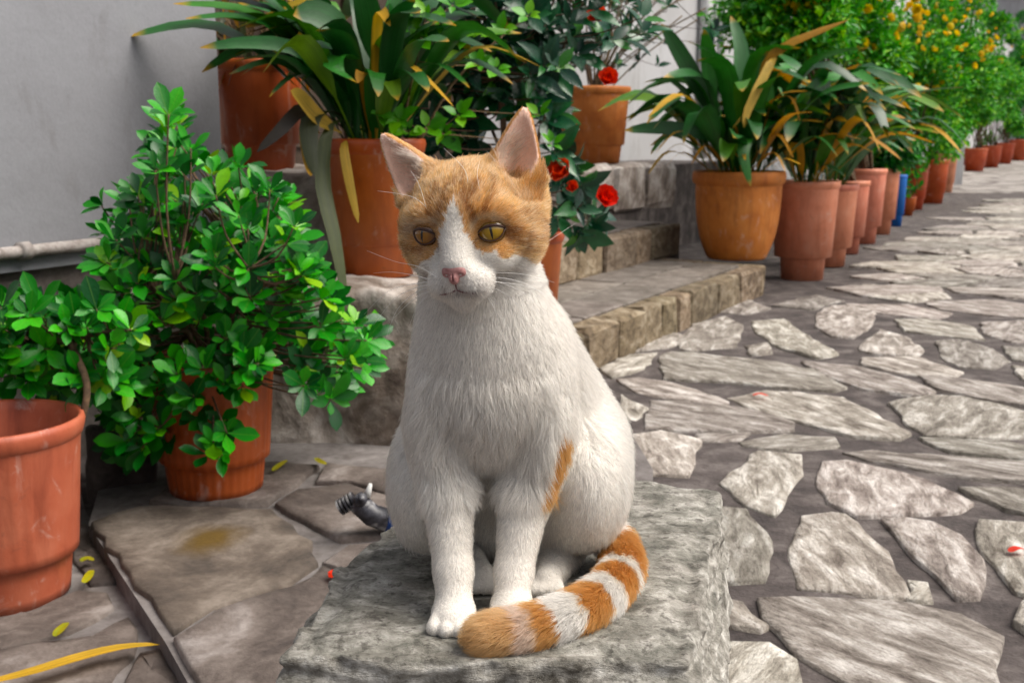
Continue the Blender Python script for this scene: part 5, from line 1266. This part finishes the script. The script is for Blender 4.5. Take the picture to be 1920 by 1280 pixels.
# ---- row of pots along the lane
ROW = [  # px centre, base py, rim half width px, height px, kind, material, plant
 (1503, 522, 59, 172, 'tall', T_salmon, 'asp', 'first salmon pot beyond the clay bowl pot, strap leaves arching over the lane'),
 (1551, 497, 47, 142, 'tall', T_salmon, 'asp', 'second salmon pot beyond the clay bowl pot, with yellowing strap leaves'),
 (1583, 474, 38, 126, 'tall', T_salmon, 'shrub', 'third salmon pot in the row, its shrub sprinkled with yellow blooms'),
 (1616, 455, 36, 128, 'tall', T_salmon, 'shrub', 'fourth salmon pot in the row, under a dense shrub with orange-yellow blooms'),
 (1646, 438, 32, 112, 'tall', T_salmon, 'shrub', 'salmon pot beside the blue can, under leafy green growth'),
 (1680, 424, 14, 88, 'tall', 'blue', 'none', 'blue painted can squeezed between the terracotta pots'),
 (1700, 404, 15, 32, 'tall', T_orange, 'small', 'small low pot with a tuft of leaves in front of the row'),
 (1706, 392, 28, 76, 'nursery', T_orange, 'shrub', 'orange pot just past the blue can, under a bright green shrub'),
 (1744, 381, 27, 74, 'nursery', T_orange, 'shrub', 'orange pot before the white post, under a tall bright green shrub'),
 (1768, 360, 20, 64, 'nursery', T_salmon, 'shrub', 'salmon pot touching the white post, with a spreading bright shrub'),
 (1826, 321, 20, 38, 'nursery', T_orange, 'shrub', 'first small far pot past the white post, leafy yellow-flowered shrub'),
 (1855, 314, 18, 36, 'nursery', T_orange, 'shrub', 'second small far pot past the white post, leafy green shrub'),
 (1880, 307, 17, 34, 'nursery', T_red, 'shrub', 'third small far pot past the white post, dense dark shrub'),
 (1908, 301, 16, 34, 'nursery', T_red, 'shrub', 'last far pot in the row along the lane'),
]
M_blue = plain('blue_paint', (.06, .16, .45), .5)
def farleaf_mesh(th, cen, rad, n, size, mat):
    """loose crown: lumps of small folded leaves"""
    lumps = []
    for i in range(26):
        v = rvec(); v = Vector((v.x * rad[0], v.y * rad[1], v.z * rad[2])) * random.uniform(.35, .95); lumps.append((cen + v, random.uniform(.28, .5)))
    V = []; F = []
    for i in range(n):
        c, lr = random.choice(lumps); p = c + rvec() * (lr * min(rad[0], .5) * random.random() ** .4); d = (rvec() + (p - cen).normalized() * .9 + Vector((0, 0, .2))).normalized()
        nn = (Vector((0, 0, 1)) + rvec() * .8 + (VIEW - p).normalized() * .5).normalized(); x = d.cross(nn).normalized(); s = size * random.uniform(.6, 1.2); k = len(V); q = p - th.location; z = x.cross(d)
        V += [q, q + d * s * .45 + x * s * .24 + z * s * .06, q + d * s - z * s * .12, q + d * s * .45 - x * s * .24 + z * s * .06]; F += [(k, k + 1, k + 2), (k, k + 2, k + 3)]
    o = obj('foliage', medata('foliage', V, F, mat, False), th); o['kind'] = 'stuff'; return lumps
L_far = leafmat('bright_shrub_mass', [(0, (.014, .13, .010)), (.4, (.045, .31, .016)), (.75, (.11, .47, .022)), (1, (.32, .62, .03))], .5, True, .3)
L_far2 = leafmat('dark_shrub_mass', [(0, (.010, .07, .014)), (.5, (.02, .16, .025)), (.85, (.05, .26, .03)), (1, (.14, .38, .03))], .45, True, .25)
CROWN = {2: (1480, 10, 125, 120, 70), 3: (1592, 100, 130, 190, 90), 4: (1648, 200, 75, 135, 4), 7: (1700, 170, 100, 190, 70), 8: (1758, 150, 100, 195, 50), 9: (1800, 165, 70, 150, 4), 10: (1850, 130, 66, 150, 7), 11: (1872, 180, 50, 100, 2), 12: (1900, 185, 50, 100, 2), 13: (1935, 140, 64, 140, 4)}
for i, (px, py, hw, hp, kind, mat, plant, lab) in enumerate(ROW):
    c = G(px, py, .003); sc_ = (c - VIEW).length / FPX * 1.02; rt, h = hw * sc_, hp * sc_
    nm = {'asp': 'potted_aspidistra', 'shrub': 'potted_shrub', 'none': 'paint_can', 'small': 'potted_plant'}[plant]
    th = empty(nm, (c.x, c.y, .003)); tag(th, lab, 'can' if plant == 'none' else 'potted plant', 'pots lined up along the lane')
    make_pot(th, rt, h, kind, M_blue if mat == 'blue' else mat, 40 if i < 6 else 28)
    top_ = Vector((c.x, c.y, h * .9))
    if plant == 'asp':
        asp_random(th, top_, rt * .5, 75 if i == 0 else 60, (.5, 1.0), (.09, .15), .24, None, (.5, 1.3))
        if i == 0:
            for path, w_, mt, kw in [([(1510,350,0),(1520,260,-.1),(1560,180,-.2),(1600,190,-.3),(1625,240,-.35)], .16, L_asp, dict(petiole=.4)),
                ([(1515,350,0),(1540,250,-.1),(1600,200,-.2),(1640,200,-.3),(1665,260,-.4)], .12, L_asp, dict(petiole=.45)), ([(1520,350,0),(1560,270,-.1),(1620,255,-.25),(1690,300,-.4)], .09, L_dry, dict(petiole=.5)),
                ([(1515,350,0),(1530,310,-.1),(1560,315,-.2),(1585,332,-.25)], .08, L_asp, dict(petiole=.2)), ([(1500,350,0),(1490,250,0),(1470,200,-.1),(1455,190,-.15),(1510,260,-.2)], .05, L_dry, {})]:
                blade(th, [W(x, y, c.y + d) for x, y, d in path], w_, mt, **kw)
    elif plant == 'small':
        cl = [(top_ + rvec() * .12 + Vector((0, 0, .10)), rvec() + Vector((0, 0, .6))) for _ in range(14)]
        branches(th, top_, cl, M_bark, 4, .006); leaves(th, cl, shrub_v, .075, 70, L_shrub_s)
    elif plant == 'shrub':
        cx, cy, rx, ry, nf = CROWN[i]; cen = W(cx, cy, c.y + .05); k = c.y / FPX; rad = (rx * k, min(rx * k, .8), ry * k)
        lumps = farleaf_mesh(th, cen, rad, 9000 if i < 10 else 5000, .072 if i < 10 else .10, L_far if i in (2, 3, 7, 8, 9, 10, 11) else L_far2)
        mb = MB()
        for lc, lr in lumps[:14]:
            mb.tube([p - th.location for p in smoothpath([top_ + Vector((random.uniform(-.4, .4) * rt, random.uniform(-.4, .4) * rt, 0)), top_.lerp(lc, .5) + rvec() * .05 + Vector((0, 0, .08)), lc], 4)], [.012 - .001 * q for q in range(9)], 5)
        mb.build('stem', M_bark, th, True)
        for _ in range(nf):
            v = rvec(); v.y = -abs(v.y); v.z = v.z * .6 + .45; p = cen + Vector((v.x * rad[0], v.y * rad[1], v.z * rad[2])) * random.uniform(.8, 1.02)
            obj('flower', fl_yel, th, p - th.location, (R(50) + random.uniform(-.5, .5), random.uniform(-.6, .6), random.uniform(-3, 3)), random.uniform(.6, 1.05))
# white post between the pots
wp = G(1787, 346); mb = MB(); mb.box((-.10, -.10, 0), (.10, .10, .62)); mb.box((-.12, -.12, .62), (.12, .12, .68))
o = mb.build('stone_post', M_plaster2); o.location = (wp.x, wp.y, .002); tag(o, 'short limewashed post standing between the pots in the row', 'post')
# ---- loose rock, tap fitting, fallen leaves
rk = G(232, 915, .02)
def rock_fn(P):
    q = P - np.array([rk.x - .01, rk.y + .02, .06]); d = boxd(q @ np.array([[.86, -.5, .1], [.5, .86, .12], [-.15, -.05, 1]]), (-.065, -.07, -.085), (.065, .07, .085), .012)
    return d + .012 * fbm(P, 14, 3, 3)
o = rock('rubble_stone', rock_fn, (rk.x - .14, rk.y - .12, -.02), (rk.x + .13, rk.y + .16, .20), .007, M_flag); tag(o, 'brown chunk of rubble wedged between the two fluted pots', 'stone')
tp = G(682, 1003, PZ); tf = empty('tap_fitting', (tp.x, tp.y, PZ)); tf.scale = (1.2, 1.2, 1.2); tag(tf, 'old grey metal tap fitting lying on the patio behind the stone block', 'tap')
M_metal = rough_mat('old_metal', [(.4, (.01, .01, .013)), (.52, (.05, .05, .06)), (.66, (.40, .40, .40))], 45, 200, .4, .5, .002)
M_bl = plain('blue_plastic', (.02, .05, .16), .4); M_wht = plain('white_plastic', (.65, .65, .63), .4)
mb = MB(); mb.tube([(-.012, 0, .055), (.012, .004, .030), (.045, .012, .016)], [.016, .017, .018], 14); mb.build('body', M_metal, tf, True)
mb = MB()
for i in range(5): mb.tube([(-.034 + .005 * i, -.004, .044 + .003 * i), (-.0315 + .005 * i, -.004, .0455 + .003 * i)], .0125, 14)
mb.build('ribbed_knob', M_metal, tf, False)
mb = MB(); mb.tube([(-.002, -.016, .060), (.001, -.024, .064)], [.0105, .0095], 14); mb.tube([(.0, -.022, .063), (.002, -.027, .0655)], [.0055, .005], 10); mb.build('outlet', M_metal, tf, True)
mb = MB(); mb.tube([(.006, 0, .060), (.009, 0, .070), (.012, -.001, .080)], [.006, .0045, .0025], 8); mb.build('lever', M_wht, tf, True)
mb = MB(); mb.tube([(.034, .010, .021), (.046, .012, .0175)], .0195, 14); mb.build('blue_collar', M_bl, tf, True)
def litter(name, label, path, w_, mat, z, cat='leaf', **k):
    pts = [G(x, y, z + dz) for x, y, dz in path]; me, c = blade_data(name, pts, w_, mat, petiole=.02, **k); o = obj(name, me, None, c); tag(o, label, cat); return o
litter('dry_leaf', 'long dry orange strap leaf lying on the lower flagstones', [(-40,1285,.012),(60,1262,.018),(150,1235,.022),(230,1215,.020),(300,1208,.012)], .030, L_dry, .012, fold=.35)
L_yl = leafmat('yellow_fallen_leaf', [(0, (.30, .26, .03)), (1, (.42, .36, .05))], .5, trans=.2, ribw=.001)
for lab, pts, z in (('small curled yellow leaf lying alone beside the dry strap leaf', [(102,1192,.01),(113,1180,.014),(126,1166,.008)], .014), ('small yellow leaf fallen right behind the shrub pot', [(512,882,.01),(524,872,.012),(538,862,.01)], PZ), ('yellow leaf fallen at the foot of the rough stone ledge', [(592,858,.01),(602,866,.012),(612,870,.01)], PZ),
                    ('yellow leaf at the foot of the near-empty pot', [(152,1052,.012),(163,1046,.014),(176,1050,.01)], .014), ('yellow leaf stuck in the gap beside the raised slab', [(158,1092,.012),(166,1080,.014),(172,1068,.01)], .014)):
    litter('fallen_leaf', lab, pts, .015, L_yl, z)
for lab, pts in (('red petal lying on a marble slab of the lane near the steps', [(1412,741,.014),(1425,738,.018),(1440,742,.014)]), ('red petal lying on a white marble slab at the edge of the lane', [(1893,1034,.014),(1906,1027,.018),(1922,1030,.014)])):
    litter('fallen_petal', lab, pts, .016, L_red, .004, 'petal')
litter('fallen_petal', 'red petal on the patio right beside the stone block', [(618,1082,.01),(627,1074,.014),(636,1066,.01)], .022, L_red, PZ, 'petal')

# ---- stronger local colour everywhere: one saturation step in front of each surface colour
for m in bpy.data.materials:
    if not m.use_nodes or m.name.startswith(('plaster', 'cat_', 'whisker')): continue
    t = m.node_tree
    for n in list(t.nodes):
        k = {'BSDF_PRINCIPLED': 'Base Color', 'BSDF_TRANSLUCENT': 'Color'}.get(n.type)
        if k and n.inputs[k].is_linked:
            h = t.nodes.new('ShaderNodeHueSaturation'); h.inputs['Saturation'].default_value = 1.05 if m.name.startswith('terra') else 1.18
            t.links.new(n.inputs[k].links[0].from_socket, h.inputs['Color']); t.links.new(h.outputs[0], n.inputs[k])
